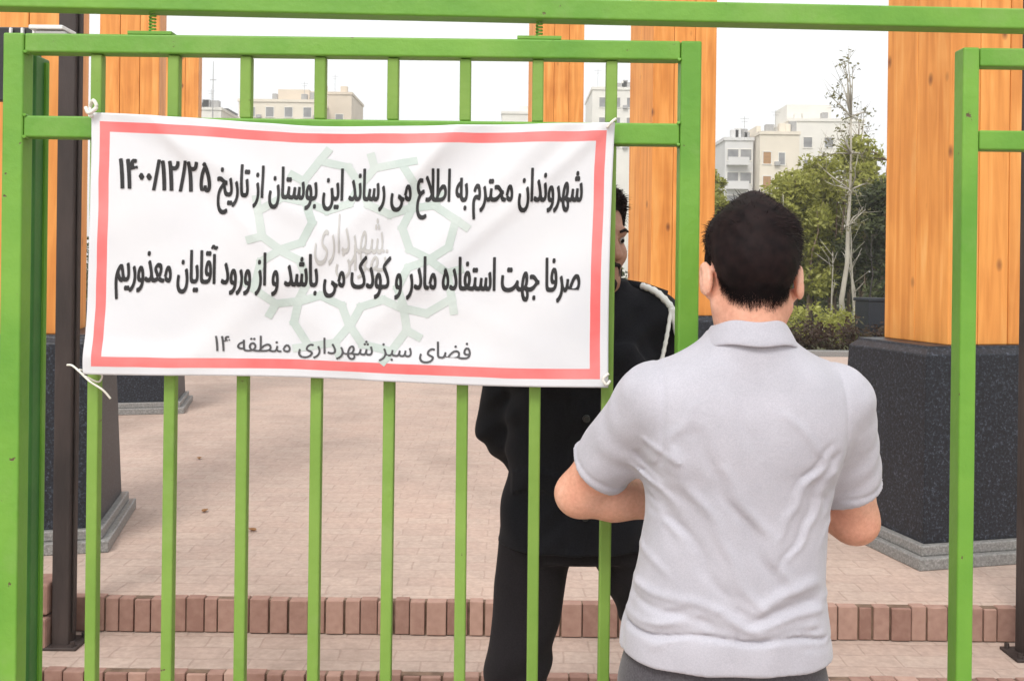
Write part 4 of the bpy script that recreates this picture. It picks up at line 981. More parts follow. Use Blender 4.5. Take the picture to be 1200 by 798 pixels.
# collar of the polo
prof = [(0.0605, 1.480, 0.0), (0.0615, 1.512, 0.0), (0.0640, 1.519, 0.0), (0.0680, 1.514, 0.0), (0.0865, 1.479, 0.0), (0.0850, 1.473, 0.0), (0.073, 1.478, 0.0)]
cv = []; cf = []; na = 64
for i in range(na + 1):
    a = R(-68) + (R(360) - R(44)) * i / na            # opens at the front
    a = R(90) + R(14) + (R(360) - R(28)) * i / na
    for r_, z_, _ in prof:
        back = 0.5 - 0.5 * math.sin(a)
        zz = z_ - 0.030 * (1 - back)**1.3 + 0.002 * math.sin(5 * a)
        cv.append((0.038 + r_ * 1.02 * math.cos(a), -0.008 + r_ * 1.0 * math.sin(a), zz - 0.004))
m_ = len(prof)
for i in range(na):
    for j in range(m_): cf.append((i * m_ + j, (i + 1) * m_ + j, (i + 1) * m_ + (j + 1) % m_, i * m_ + (j + 1) % m_))
cf.append(tuple(range(m_))); cf.append(tuple(range(na * m_, na * m_ + m_))[::-1])
co = mesh_obj('collar', cv, cf, M_polo, man, True)
sb_ = co.modifiers.new('sub', 'SUBSURF'); sb_.levels = 1; sb_.render_levels = 2
# trousers and shoes
V = Vox((-0.26, -0.20, 0.04), (0.26, 0.22, 0.95), 0.006)
V.loft([(0.78, 0, 0, 0.178, 0.120), (0.86, 0, 0, 0.179, 0.120), (0.94, 0.002, 0, 0.174, 0.116)], k=0.03)
for s in (-1, 1): V.chain([(s * 0.088, 0, 0.84), (s * 0.097, 0.008, 0.49), (s * 0.10, -0.012, 0.10)], [0.094, 0.070, 0.060], 0.03)
V.disp(lambda x, y, z, d: -0.003 * np.sin(z * 55 + x * 30 + 2 * np.sin(z * 21)) * np.clip((0.75 - z) / 0.1, 0, 1))
V.keep((0, 0, -1), (0, 0, 0.085))
V.obj('trousers', M_trouser, man, 2)
for s in (-1, 1):
    V = Vox((s * 0.10 - 0.08, -0.12, -0.01), (s * 0.10 + 0.08, 0.26, 0.17), 0.005); shoe_sdf(V, (s * 0.10, -0.012, 0), (s * 0.08, 1, 0)); V.obj('shoe', M_shoe, man)

# ---- the uniformed person behind the gate, facing the camera
off = thing('person', 'person in a black uniform with white shoulder cord, standing behind the gate', 'person', (0.17, 2.33, 0), R(180))
HC = Vector((-0.022, 0.02, 1.672)); HR = rotm(R(6), R(34), R(0))
shA, shB = Vector((0.150, 0, 1.475)), Vector((-0.182, 0, 1.475))        # A is seen at the left of the picture
elA, elB = Vector((0.195, -0.075, 1.195)), Vector((-0.215, -0.085, 1.20))
wrA, wrB = Vector((0.09, -0.165, 1.03)), Vector((-0.085, -0.165, 1.06))
kA, kB = Vector((0.160, 0.05, 0.52)), Vector((-0.295, 0.02, 0.53)); anA, anB = Vector((0.235, 0.01, 0.09)), Vector((-0.385, -0.06, 0.09))
V = Vox((-0.52, -0.30, 0.0), (0.36, 0.30, 1.87), 0.0055)
V.loft([(0.95, 0.01, 0, 0.155, 0.095), (1.0, 0.005, 0, 0.155, 0.095), (1.15, -0.005, 0, 0.15, 0.095), (1.35, -0.012, 0, 0.165, 0.10), (1.47, -0.02, 0, 0.14, 0.08), (1.53, -0.03, 0, 0.08, 0.06)])
V.cap((-0.03, -0.01, 1.53), shA, 0.04, 0.05, 0.03); V.cap((-0.03, -0.01, 1.53), shB, 0.04, 0.05, 0.03)
head_sdf(V, HC, HR, 1.0, neck_to=(-0.035, -0.015, 1.52), neck_r=(0.056, 0.062))
for sh, el, wr in ((shA, elA, wrA), (shB, elB, wrB)):
    V.chain([sh, el], [0.05, 0.04], 0.02); V.chain([el, el.lerp(wr, .3), wr], [0.04, 0.041, 0.028], 0.02)
hand_sdf(V, wrA, (-0.9, -0.1, -0.35), (0, -1, 0), 1, 0.8); hand_sdf(V, wrB, (0.9, -0.25, -0.45), (0, -1, 0), -1, 0.8)
for s, k_, a_ in ((1, kA, anA), (-1, kB, anB)):
    V.chain([(s * 0.10, 0, 0.93), k_, a_], [0.07, 0.05, 0.037], 0.02); V.cap((a_.x, a_.y - 0.02, 0.05), (a_.x, a_.y + 0.13, 0.036), 0.033, 0.028, 0.02)
off_body = V.obj('body', M_skin2, off, 1)
hair_obj(HC, HR, 1.0, off, off_body, top=0.030, side=0.013, seed=9, tuft=0.004, strands=3500, slen=0.020)
eyes(HC, HR, 1.0, off)
# short beard and moustache
V = Vox(HC - Vector((0.11, 0.02, 0.15)), HC + Vector((0.11, 0.15, 0.03)), 0.004)
W = lambda p: HC + HR @ Vector(p)
for s in (-1, 1):
    V.cap(W((s * 0.062, 0.012, -0.03)), W((s * 0.050, 0.04, -0.078)), 0.010, 0.016, 0.015); V.cap(W((s * 0.050, 0.04, -0.078)), W((s * 0.0, 0.074, -0.103)), 0.018, 0.022, 0.015)
    V.cap(W((s * 0.024, 0.083, -0.056)), W((0, 0.090, -0.050)), 0.0065, 0.0075, 0.006); V.cap(W((s * 0.024, 0.083, -0.056)), W((s * 0.027, 0.075, -0.085)), 0.006, 0.010, 0.006)
V.disp(lambda x, y, z, d: 0.0012 * np.sin(x * 420) * np.sin(z * 380))
V.obj('beard', M_hair, off, 1)
# tunic
V = Vox((-0.36, -0.27, 0.84), (0.33, 0.22, 1.64), 0.0055)
V.loft([(0.86, 0.004, 0, 0.200, 0.140), (0.93, 0.004, 0, 0.198, 0.138), (1.02, 0.004, 0, 0.182, 0.126), (1.15, -0.004, 0, 0.178, 0.122), (1.35, -0.012, 0, 0.195, 0.128), (1.46, -0.018, 0, 0.17, 0.11), (1.53, -0.03, -0.004, 0.095, 0.08), (1.575, -0.036, -0.008, 0.070, 0.070)], k=0.03)
V.cap((-0.034, -0.01, 1.535), (0.145, 0, 1.478), 0.048, 0.066, 0.035); V.cap((-0.034, -0.01, 1.535), (-0.178, 0, 1.478), 0.048, 0.066, 0.035)
for sh, el, wr in ((shA, elA, wrA), (shB, elB, wrB)): V.chain([sh, el], [0.068, 0.060], 0.025); V.chain([el, wr.lerp(el, 0.08)], [0.060, 0.046], 0.02)
V.ell((0.06, 0.115, 1.36), (0.06, 0.025, 0.065), None, 0.02); V.ell((-0.09, 0.115, 1.36), (0.06, 0.025, 0.065), None, 0.02)
V.disp(lambda x, y, z, d: -0.0028 * np.sin(z * 60 + 22 * x + 2.2 * np.sin(x * 26 + z * 11)) - 0.002 * np.sin(x * 64 + 3 * np.sin(z * 17)))
def pockets(x, y, z, d):
    o = np.zeros_like(x); fr = y > 0.03
    for s in (-1, 1):
        ins = (np.abs(x - s * 0.105) < 0.062) & (np.abs(z - (1.105 - 0.02 * np.abs(x - s * 0.105) / 0.06)) < 0.026) & fr
        o -= 0.0055 * ins
    o -= 0.003 * ((np.abs(x - 0.012) < 0.022) & fr)
    return o
V.disp(pockets)
V.keep((0, 0, -1), (0, 0, 0.925)); V.keep((0, 0.1, 1), (0, 0, 1.575))
V.obj('tunic', M_uniform, off, 1)
# belt, buckle, buttons, epaulettes
def ringband(name, z0, z1, a, b_, cx, mat, parent):
    v = []; f = []; n = 64
    for i in range(n):
        t = 2 * math.pi * i / n; c_, s_ = math.cos(t), math.sin(t); e_ = (abs(c_)**2.3 + abs(s_)**2.3)**(-1 / 2.3)
        for (k_, z_) in ((1.0, z0), (1.022, z0), (1.022, z1), (1.0, z1)): v.append((cx + a * k_ * c_ * e_, b_ * k_ * s_ * e_, z_))
    for i in range(n):
        j = (i + 1) % n
        for k_ in range(4): f.append((i * 4 + k_, j * 4 + k_, j * 4 + (k_ + 1) % 4, i * 4 + (k_ + 1) % 4))
    return mesh_obj(name, v, f, mat, parent, False)
for z_ in (1.02, 1.16, 1.25, 1.34, 1.43):
    b = bmesh.new(); tube(b, [(-0.008, 0.125, z_), (-0.008, 0.142, z_), (-0.008, 0.144, z_)], [0.009, 0.009, 0.006], 12); bm_obj('button', b, M_shoe, off)
for sh in (shA, shB):
    b = bmesh.new(); s = 1 if sh.x > 0 else -1
    tube(b, [(sh.x - s * 0.085, 0, 1.566), (sh.x - s * 0.03, 0, 1.553), (sh.x + s * 0.03, 0, 1.532)], [0.012, 0.017, 0.018], 8); bm_obj('epaulette', b, M_uniform, off, True)
# white cord looping from the shoulder round the arm
def cord(pts, r):
    b = bmesh.new(); P = [Vector(p_) for p_ in pts]; out = []
    for i in range(len(P) - 1):
        for j in range(8):
            t = j / 8; p0 = P[max(i - 1, 0)]; p1 = P[i]; p2 = P[i + 1]; p3 = P[min(i + 2, len(P) - 1)]
            out.append(0.5 * ((2 * p1) + (p2 - p0) * t + (2 * p0 - 5 * p1 + 4 * p2 - p3) * t * t + (3 * p1 - p0 - 3 * p2 + p3) * t**3))
    out.append(P[-1]); tube(b, out, [r * (1 + 0.14 * math.sin(k * 2.2)) for k in range(len(out))], 8); return b
ca = bm_obj('shoulder_cord', cord([(-0.150, 0.020, 1.560), (-0.182, 0.050, 1.545), (-0.215, 0.062, 1.510), (-0.238, 0.055, 1.465), (-0.252, 0.035, 1.425)], 0.0085), M_white, off, True)
bm_obj('cord_loop', cord([(-0.215, 0.064, 1.508), (-0.232, 0.064, 1.44), (-0.240, 0.060, 1.37), (-0.236, 0.058, 1.30), (-0.222, 0.06, 1.26)], 0.008), M_white, ca, True)
bm_obj('cord_loop', cord([(-0.215, 0.066, 1.505), (-0.205, 0.078, 1.45), (-0.195, 0.082, 1.40), (-0.182, 0.086, 1.34), (-0.175, 0.088, 1.27)], 0.0050), M_white, ca, True)
# trousers, boots
V = Vox((-0.52, -0.20, 0.04), (0.36, 0.22, 1.02), 0.006)
V.loft([(0.895, 0.0, 0, 0.168, 0.115), (0.93, 0.004, 0, 0.172, 0.115), (0.98, 0.004, 0, 0.165, 0.11)], k=0.03)
for s, k_, a_ in ((1, kA, anA), (-1, kB, anB)): V.chain([(0.100 if s > 0 else -0.115, 0, 0.945 if s > 0 else 0.935), k_, a_ + Vector((0, 0, 0.02))], [0.092, 0.074, 0.062], 0.02)
V.cap((0.07, 0, 0.935), (-0.09, 0, 0.935), 0.052, 0.052, 0.03)
V.disp(lambda x, y, z, d: -0.004 * np.sin(z * 48 + x * 34 + 2 * np.sin(z * 19 + x * 8)) * np.clip((0.85 - z) / 0.1, 0, 1))
V.keep((0, 0, -1), (0, 0, 0.09))
V.obj('trousers', M_unitrous, off, 2)
for a_ in (anA, anB):
    V = Vox((a_.x - 0.09, a_.y - 0.12, -0.01), (a_.x + 0.09, a_.y + 0.28, 0.19), 0.005); shoe_sdf(V, (a_.x, a_.y, 0), (0.15 if a_.x > 0 else -0.15, 1, 0)); V.obj('boot', M_shoe, off)
# ------------------------------------------------------------------ trees, hedge, buildings
def leafmat(name, c1, c2, c3):
    m, nt, b = newmat(name); L = nt.links.new
    at = N(nt, 'ShaderNodeAttribute', attribute_name='tone')
    rp = ramp(nt, [(0.0, c1), (0.5, c2), (1.0, c3)]); L(at.outputs['Fac'], rp.inputs[0]); L(rp.outputs[0], b.inputs['Base Color'])
    b.inputs['Roughness'].default_value = 0.6
    tr = N(nt, 'ShaderNodeBsdfTranslucent'); L(rp.outputs[0], tr.inputs['Color'])
    ms = N(nt, 'ShaderNodeMixShader'); ms.inputs[0].default_value = 0.48
    L(b.outputs[0], ms.inputs[1]); L(tr.outputs[0], ms.inputs[2]); L(ms.outputs[0], nt.nodes['Material Output'].inputs['Surface'])
    return m
M_leaf = leafmat('yellow_green_leaves', (0.26, 0.26, 0.045), (0.42, 0.43, 0.10), (0.56, 0.57, 0.19))
M_leafd = leafmat('dark_green_leaves', (0.045, 0.06, 0.02), (0.10, 0.12, 0.04), (0.17, 0.19, 0.07))
M_leafb = leafmat('budding_leaves', (0.16, 0.15, 0.06), (0.22, 0.21, 0.09), (0.30, 0.28, 0.13))
M_leafr = leafmat('reddish_hedge_leaves', (0.05, 0.022, 0.015), (0.085, 0.055, 0.025), (0.10, 0.12, 0.04))
M_bark = noisy('grey_brown_bark', (0.16, 0.11, 0.075), (0.30, 0.22, 0.155), scale=5, rough=0.9, bump=0.5, stretch=(1, 1, 0.3))
M_barkp = noisy('pale_bark', (0.30, 0.27, 0.22), (0.48, 0.45, 0.38), scale=4, rough=0.85, bump=0.3, stretch=(1, 1, 0.5))
M_barkd = noisy('dark_bark', (0.025, 0.022, 0.02), (0.06, 0.05, 0.045), scale=6, rough=0.9, bump=0.5, stretch=(1, 1, 0.3))
def leaves(bm, lay, clumps, n, size, rnd, flat=0.0):
    for (c, r) in clumps:
        ct = rnd.gauss(0, 0.14)
        for _ in range(n):
            d = Vector((rnd.gauss(0, 1), rnd.gauss(0, 1), rnd.gauss(0, 1)))
            if d.length < 1e-3: continue
            d.normalize(); p = c + Vector((d.x, d.y, d.z * 0.8)) * r * rnd.random()**0.45
            s = size * rnd.uniform(0.6, 1.3); a = Vector((rnd.gauss(0, 1), rnd.gauss(0, 1), rnd.gauss(0, 0.7))).normalized(); b = a.cross(Vector((rnd.gauss(0, 1), rnd.gauss(0, 1), rnd.gauss(0, 1)))).normalized()
            v = [bm.verts.new(p - a * s), bm.verts.new(p + b * s * 0.42), bm.verts.new(p + a * s), bm.verts.new(p - b * s * 0.42)]
            f = bm.faces.new(v); t = min(1, max(0, rnd.gauss(0.5 + ct, 0.18)))
            for l in f.loops: l[lay] = (t, t, t, 1)
def tree(name, x, y, h, spread, low, nclump, nleaf, lsize, lm, bkm, label, cat, group, seed, stems=1, sr=0.05, zb=0.262):
    """low: height where the crown starts; limbs run from the stems into the clumps"""
    rnd = random.Random(seed); root = thing(name, label, cat, (x, y, zb), 0, group)
    bm = bmesh.new(); tips = []
    cl_ = []
    for k in range(nclump):
        zz = low + (h - low) * (k + rnd.random()) / nclump; q_ = (zz - low) / (h - low)
        w = spread * (math.sin(math.pi * min(1, 0.22 + 0.78 * q_))**0.7)
        a = rnd.uniform(0, 2 * math.pi); r_ = w * rnd.random()**0.6
        cl_.append((Vector((math.cos(a) * r_, math.sin(a) * r_, zz)), rnd.uniform(0.55, 1.0) * spread * 0.42))
    st = []
    for s in range(stems):
        a = rnd.uniform(0, 2 * math.pi); b0 = Vector((math.cos(a), math.sin(a), 0)) * (0.0 if stems == 1 else rnd.uniform(0.05, spread * 0.35))
        t1 = b0 * 1.8 + Vector((rnd.gauss(0, .08), rnd.gauss(0, .08), h * rnd.uniform(0.72, 0.93)))
        P = [b0.lerp(t1, j / 6) + (Vector((rnd.gauss(0, .03), rnd.gauss(0, .03), 0)) if j else Vector((0, 0, 0))) for j in range(7)]
        tube(bm, P, [sr * (1.25 if j == 0 else 1) * (1 - 0.13 * j) for j in range(7)], 8); st.append(P)
    for c, r_ in cl_:
        P = min(st, key=lambda q_: (q_[3] - c).length); j = min(range(7), key=lambda j: abs(P[j].z - (c.z - 0.35 * r_ - 0.3 * (c - P[j]).xy.length)))
        a = P[j]; mid = a.lerp(c, 0.5) + Vector((rnd.gauss(0, .05), rnd.gauss(0, .05), 0.05))
        tube(bm, [a, mid, c], [sr * 0.35, sr * 0.22, sr * 0.08], 5)
        for _ in range(4):
            e = c + Vector((rnd.gauss(0, r_ * .6), rnd.gauss(0, r_ * .6), rnd.gauss(0.1, r_ * .6))); tube(bm, [c.lerp(mid, rnd.random() * .6), e], [sr * 0.10, sr * 0.04], 4)
    bm_obj('trunk', bm, bkm, root, True)
    bm = bmesh.new(); lay = bm.loops.layers.color.new('tone'); leaves(bm, lay, cl_, nleaf, lsize, rnd); bm_obj('crown', bm, lm, root)
    return root
GT = 'bushy trees behind the hedge'
tree('bushy_tree', 6.75, 22.5, 3.5, 1.25, 0.8, 48, 240, 0.075, M_leaf, M_bark, 'small yellow green bushy tree just right of the head of the person in grey', 'tree', GT, 11, 5, 0.045)
tree('bushy_tree', 7.6, 23.2, 4.0, 1.25, 0.9, 50, 230, 0.075, M_leaf, M_bark, 'yellow green bushy tree directly behind the slender young tree', 'tree', GT, 12, 5, 0.05)
tree('bushy_tree', 8.7, 23.8, 4.5, 1.25, 1.4, 44, 230, 0.075, M_leaf, M_bark, 'tallest yellow green bushy tree, against the edge of the right timber pillar', 'tree', GT, 18, 5, 0.05)
tree('bushy_tree', 8.5, 21.6, 3.3, 1.0, 0.9, 34, 220, 0.075, M_leafd, M_bark, 'dark green bushy tree low between the slender young tree and the right pillar', 'tree', GT, 13, 4, 0.045)
tree('bushy_tree', 5.9, 26.5, 3.3, 1.1, 0.8, 26, 180, 0.08, M_leaf, M_bark, 'low yellow green tree behind the head of the person in grey', 'tree', GT, 14, 3, 0.04)
tree('bushy_tree', 10.6, 24.0, 4.7, 1.5, 1.0, 36, 180, 0.08, M_leafd, M_bark, 'dark bushy tree mostly hidden behind the right timber pillar', 'tree', GT, 15, 3, 0.05)
tree('bushy_tree', 6.2, 29.5, 4.4, 0.9, 1.6, 22, 150, 0.08, M_leaf, M_bark, 'narrow yellow green tree beside the timber pillar left of the head', 'tree', GT, 16, 2, 0.05)
tree('bushy_tree', 8.2, 28.0, 3.0, 1.9, 0.3, 40, 180, 0.09, M_leafd, M_bark, 'low broad dark green tree at the back of the grove behind the yellow green ones', 'tree', GT, 17, 3, 0.05)
for x_, h_, lb_ in ((6.6, 3.4, 'low dark green tree at the far back just right of the head'), (9.3, 3.7, 'dark green tree at the far back behind the slender young tree'), (12.0, 3.9, 'dark green tree at the far back by the right pillar')):
    tree('bushy_tree', x_, 33.0, h_, 2.1, 0.2, 44, 150, 0.11, M_leafd, M_bark, lb_, 'tree', GT, int(x_ * 7), 3, 0.06)
tree('young_tree', 6.95, 19.6, 5.9, 0.55, 2.2, 34, 11, 0.05, M_leafb, M_barkp, 'slender young tree with pale trunk and thin budding crown against the sky', 'tree', None, 21, 1, 0.062)
tree('young_tree', 9.6, 26.0, 6.0, 0.8, 3.0, 26, 9, 0.055, M_leafb, M_bark, 'thin sparse young tree rising beside the right timber pillar', 'tree', None, 22, 1, 0.04)
sp_ = thing('stone_pier', 'low dark stone pier between the grove and the right timber pillar', 'pier', (6.22, 16.2, 0.262), R(13))
b = bmesh.new(); box(b, (-0.20, -0.20, 0), (0.20, 0.20, 0.84), 0.01); bm_obj('body', b, M_granite, sp_)
b = bmesh.new(); box(b, (-0.225, -0.225, 0.842), (0.225, 0.225, 0.90), 0.012); bm_obj('cap', b, M_granite, sp_)
# thin bare stems in the grove
b = bmesh.new()
rnd = random.Random(31)
for k in range(15):
    xx = rnd.uniform(5.9, 9.0); yy = rnd.uniform(19.5, 22.5); hh = rnd.uniform(1.6, 3.2)
    r0 = thing('bare_sapling', 'x', 'sapling', (xx, yy, 0.262), rnd.uniform(0, 6), 'bare saplings behind the hedge')
    r0['label'] = 'thin bare grey sapling in the grove behind the hedge'
    b = bmesh.new(); ln = Vector((rnd.gauss(0, .12), rnd.gauss(0, .12), hh)); P = [ln * (j / 5) + Vector((rnd.gauss(0, .02), rnd.gauss(0, .02), 0)) for j in range(6)]
    tube(b, P, [0.026 - 0.004 * j for j in range(6)], 6)
    for _ in range(7):
        a = ln * rnd.uniform(0.35, 0.95); tube(b, [a, a + Vector((rnd.gauss(0, .16), rnd.gauss(0, .16), rnd.uniform(.15, .5)))], [0.008, 0.003], 4)
    bm_obj('trunk', b, rnd.choice((M_bark, M_bark, M_barkd, M_barkp)), r0, True)
def hedge(name, x0, x1, y0, y1, z0, h, n, label, seed, mats, s=1.0):
    rnd = random.Random(seed); root = thing(name, label, 'hedge', ((x0 + x1) / 2, (y0 + y1) / 2, z0))
    bm = bmesh.new(); lay = bm.loops.layers.color.new('tone'); W = (x1 - x0) / 2; D_ = (y1 - y0) / 2; cs = []
    for k in range(n):
        cs.append((Vector((rnd.uniform(-W, W), rnd.uniform(-D_, D_), rnd.uniform(0.08, h - 0.1) + rnd.gauss(0, .04))), rnd.uniform(0.12, 0.22) * s))
    leaves(bm, lay, cs, 34, 0.045 * s**0.7, rnd); bm_obj('foliage', bm, mats, root)
hedge('hedge', 2.4, 9.5, 15.0, 15.9, 0.262, 0.50, 300, 'low dark reddish hedge along the pale kerb behind the person in grey', 41, M_leafr)
hedge('hedge', 3.2, 9.8, 17.0, 18.2, 0.262, 0.72, 330, 'lighter green ground shrubs in a strip behind the dark hedge', 42, M_leaf)
hedge('hedge', -16.0, 3.6, 30.0, 32.5, 0.262, 2.3, 520, 'tall dark green hedge across the park far behind the banner', 43, M_leafd, 2.6)
# white pebbly stones in the grove
for k, (xx, yy) in enumerate(((7.0, 18.9), (7.75, 19.1), (6.2, 19.0))):
    b = bmesh.new(); bmesh.ops.create_icosphere(b, subdivisions=3, radius=0.14)
    for v in b.verts: v.co = Vector((v.co.x * 1.2, v.co.y, v.co.z * 0.8)) * (1 + 0.25 * mnoise.noise(v.co * 6 + Vector((k * 5, 0, 0))))
    o = bm_obj('stone', b, M_white, None, True); o.location = (xx, yy, 0.95 if False else 0.36)
    tag(o, ('pale stone under the slender young tree', 'pale stone right of the slender young tree', 'pale stone left of the slender young tree')[k], 'stone', 'pale stones in the grove')

def stucco(name, c): return noisy(name, tuple(v * 0.92 for v in c), c, scale=0.5, rough=0.9)
M_cream = stucco('cream_render', (0.78, 0.70, 0.58)); M_pale = stucco('pale_grey_render', (0.68, 0.67, 0.66)); M_wht = stucco('white_render', (0.80, 0.77, 0.71))
M_tan = stucco('tan_render', (0.68, 0.58, 0.46)); M_glass = noisy('window_glass', (0.16, 0.16, 0.17), (0.30, 0.30, 0.30), scale=0.7, rough=0.15)
M_amber = noisy('amber_shutter', (0.30, 0.14, 0.03), (0.42, 0.20, 0.05), scale=2, rough=0.6); M_roofd = noisy('dark_roofing', (0.02, 0.02, 0.022), (0.04, 0.04, 0.045), scale=1, rough=0.7)
def building(x0, x1, y, top, depth, wall, label, wins, roofs=(), balc=(), zb=0.26, name='apartment_building'):
    rw = random.Random(int(x0 * 10))
    root = thing(name, label, 'building', ((x0 + x1) / 2, y, zb)); cx = (x0 + x1) / 2; w = (x1 - x0) / 2; H = top - zb
    b = bmesh.new(); box(b, (-w, 0, 0), (w, depth, H)); bm_obj('wall', b, wall, root)
    b = bmesh.new(); box(b, (-w - .15, -.15, H + .003), (w + .15, depth + .15, H + .45)); box(b, (-w + .1, .1, H + .1), (w - .1, depth - .1, H + .455)); bm_obj('parapet', b, wall, root)
    for (px, pz, ww, wh, mt) in wins:
        b = bmesh.new(); X = px - cx; Z = pz - zb
        box(b, (X - ww / 2 - .12, -.10, Z - wh / 2 - .14), (X + ww / 2 + .12, -.004, Z - wh / 2 - .005)); box(b, (X - ww / 2 - .12, -.08, Z + wh / 2 + .005), (X + ww / 2 + .12, -.004, Z + wh / 2 + .12))
        box(b, (X - ww / 2 - .1, -.07, Z - wh / 2), (X - ww / 2 - .005, -.004, Z + wh / 2)); box(b, (X + ww / 2 + .005, -.07, Z - wh / 2), (X + ww / 2 + .1, -.004, Z + wh / 2))
        wf = bm_obj('window', b, M_wht, root)
        b = bmesh.new(); box(b, (X - ww / 2, -.03, Z - wh / 2), (X + ww / 2, -.005, Z + wh / 2)); bm_obj('pane', b, mt, wf)
        if rw.random() < 0.45:
            b = bmesh.new(); bx = X + ww / 2 + rw.uniform(.3, .5); box(b, (bx, -.42, Z - wh / 2 - .25), (bx + .75, -.006, Z - wh / 2 + .3), .04); bm_obj('air_conditioner', b, M_greym, root)
    for _ in range(4):
        b = bmesh.new(); X = rw.uniform(-w + .6, w - .6); hh = rw.uniform(.7, 1.5); box(b, (X, .6, H + .456), (X + rw.uniform(.7, 1.2), 1.6, H + .456 + hh), .06); bm_obj('rooftop_unit', b, M_greym if rw.random() < .5 else wall, root)
    b = bmesh.new(); X = rw.uniform(-w + .5, w - .5); tube(b, [(X, .4, H + .4), (X, .4, H + 3.4)], .035, 5); tube(b, [(X - .6, .4, H + 3.1), (X + .6, .4, H + 3.1)], .025, 5); tube(b, [(X - .4, .4, H + 2.7), (X + .4, .4, H + 2.7)], .025, 5); bm_obj('aerial', b, M_greym, root)
    for (a, c, z0, z1, mt) in roofs:
        b = bmesh.new(); box(b, (a - cx, depth * .25, H + .46 if z0 is None else z0 - zb), (c - cx, depth * .7, z1 - zb)); bm_obj('roof_house', b, mt, root)
    for (a, c, z) in balc:
        b = bmesh.new(); box(b, (a - cx, -1.2, z - zb - .2), (c - cx, -.004, z - zb)); box(b, (a - cx, -1.2, z - zb + .003), (c - cx, -1.12, z - zb + .9)); bm_obj('balcony', b, wall, root)
    return root
def grid(xs, zs, w=1.1, h=1.4, m=None): return [(x, z, w, h, m or M_glass) for x in xs for z in zs]
building(29.3, 33.2, 130, 19.6, 10, M_pale, 'pale grey apartment block with balconies, left in the gap beside the head', grid([30.4, 32.2], [17.6, 14.4, 11.2, 8], 1.5, 1.5) , [(31.8, 33.0, None, 21.0, M_pale)], [(29.5, 32.4, 16.3), (29.5, 32.4, 13.0), (29.5, 32.4, 9.7)])
building(33.6, 39.0, 128, 20.2, 12, M_cream, 'cream apartment block with small amber windows, in the gap right of the head', [(34.6, 17.0, 1.05, 1.6, M_amber), (34.6, 13.7, 1.05, 1.6, M_amber), (34.6, 10.4, 1.05, 1.6, M_amber), (36.6, 16.9, .8, 1.6, M_glass), (36.6, 13.6, .8, 1.6, M_glass), (36.6, 10.3, .8, 1.6, M_glass)], [(33.9, 34.5, None, 21.8, M_cream)])
building(39.2, 50.0, 134, 23.0, 14, M_wht, 'large off white block rising behind the budding young tree', grid([42, 45, 48], [20, 16.8, 13.6, 10.4], 1.2, 1.4), [(40.0, 46.5, None, 26.0, M_wht)])
building(-44.0, -31.0, 150, 27.6, 14, M_cream, 'cream rooftop building above the left part of the banner', grid([-42, -39, -36, -33], [26, 22.5, 19], 1.2, 1.5), [(-38.6, -33.5, None, 30.3, M_tan)])
building(-34.5, -27.0, 156, 30.0, 12, M_tan, 'tan stair tower building behind the cream rooftop above the banner', [(-31.8, 28.8, 1.6, 1.8, M_amber), (-29.0, 26.0, 1.2, 1.4, M_glass)])
building(-51.5, -46.8, 150, 26.2, 12, M_wht, 'white block with a dark flat roof slab left of the cream rooftop', grid([-50, -48.4], [24, 21], 1.1, 1.4), [(-51.6, -46.6, None, 27.0, M_roofd)])
building(-2.0, 8.5, 160, 27.8, 14, M_wht, 'pale block in the gap left of the middle timber pillar above the banner', grid([0, 3, 6], [25.6, 22.4], 1.2, 1.5), [(1.0, 5.5, None, 29.8, M_wht)])
building(12.5, 20.5, 150, 30.2, 14, M_wht, 'pale tall block between the two right timber pillars above the banner', grid([14.2, 16.4, 18.6], [28.2, 25, 21.8], 1.1, 1.5), [(13.5, 16.5, None, 31.4, M_wht)])
ms_ = thing('mast', 'thin grey radio mast on the far rooftops left of the banner top', 'mast', (-47.8, 149.0, 0.26))
b = bmesh.new(); tube(b, [(0, 0, 0), (0, 0, 22), (0, 0, 33.5)], [.16, .13, .05], 6); bm_obj('pole', b, M_greym, ms_)
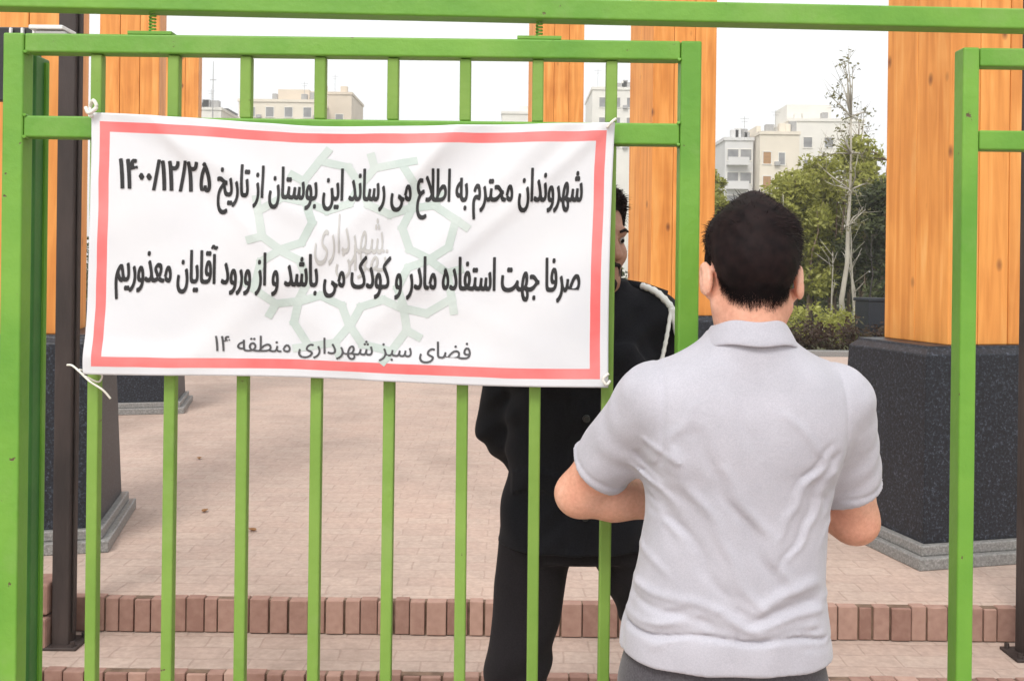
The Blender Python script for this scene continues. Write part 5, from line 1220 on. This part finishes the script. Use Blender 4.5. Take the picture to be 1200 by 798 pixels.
b = bmesh.new(); box(b, (-.5, -.05, 30.5), (.5, .05, 30.6)); bm_obj('crossarm', b, M_greym, ms_)
# dry leaves blown onto the terrace
M_dry = noisy('dry_leaf', (0.22, 0.10, 0.03), (0.34, 0.17, 0.06), scale=30, rough=0.8)
for k, (xx, yy, lab) in enumerate(((-2.10, 6.35, 'dry brown leaf on the paving right of the far left plinth'), (-2.05, 4.95, 'dry brown leaf beside the near left plinth base'), (-1.27, 4.65, 'dry brown leaf in the middle of the paving behind the third bar'),
                                (1.27, 4.75, 'dry brown leaf beside the right plinth base under the elbow'), (-1.62, 5.0, 'dry brown leaf lying away from the near left plinth'), (0.78, 6.4, 'dry brown leaf far back on the paving behind the two people'))):
    rnd = random.Random(k); v = []; n = 9
    for i in range(n + 1):
        t = i / n; w = 0.015 * math.sin(math.pi * t)**0.8
        for s in (-1, 0, 1): v.append(((t - .5) * 0.055, s * w, 0.004 + 0.010 * abs(s) * math.sin(math.pi * t) + 0.008 * (t - .5)**2 * 4))
    f = [(i * 3 + j, (i + 1) * 3 + j, (i + 1) * 3 + j + 1, i * 3 + j + 1) for i in range(n) for j in range(2)]
    o = mesh_obj('dry_leaf', v, f, M_dry, None, True); o.location = (xx, yy, 0.281); o.rotation_euler = (0, 0, rnd.uniform(0, 6)); so = o.modifiers.new('t', 'SOLIDIFY'); so.thickness = 0.001
    tag(o, lab, 'leaf', 'dry leaves on the terrace')

# added scattering volume, imitates overexposure washing out the far blocks
bm = bmesh.new(); box(bm, (-120, -40, -1.2), (120, 240, 42)); hz = bm_obj('washout_volume', bm, None); tag(hz, kind='stuff')
m = bpy.data.materials.new('washout_volume'); m.use_nodes = True; nt = m.node_tree; nt.nodes.clear()
vo = N(nt, 'ShaderNodeVolumePrincipled'); vo.inputs['Color'].default_value = (0.95, 0.93, 0.895, 1); vo.inputs['Density'].default_value = 0.0020; vo.inputs['Anisotropy'].default_value = 0.2
ot = N(nt, 'ShaderNodeOutputMaterial'); nt.links.new(vo.outputs[0], ot.inputs['Volume']); hz.data.materials.append(m)
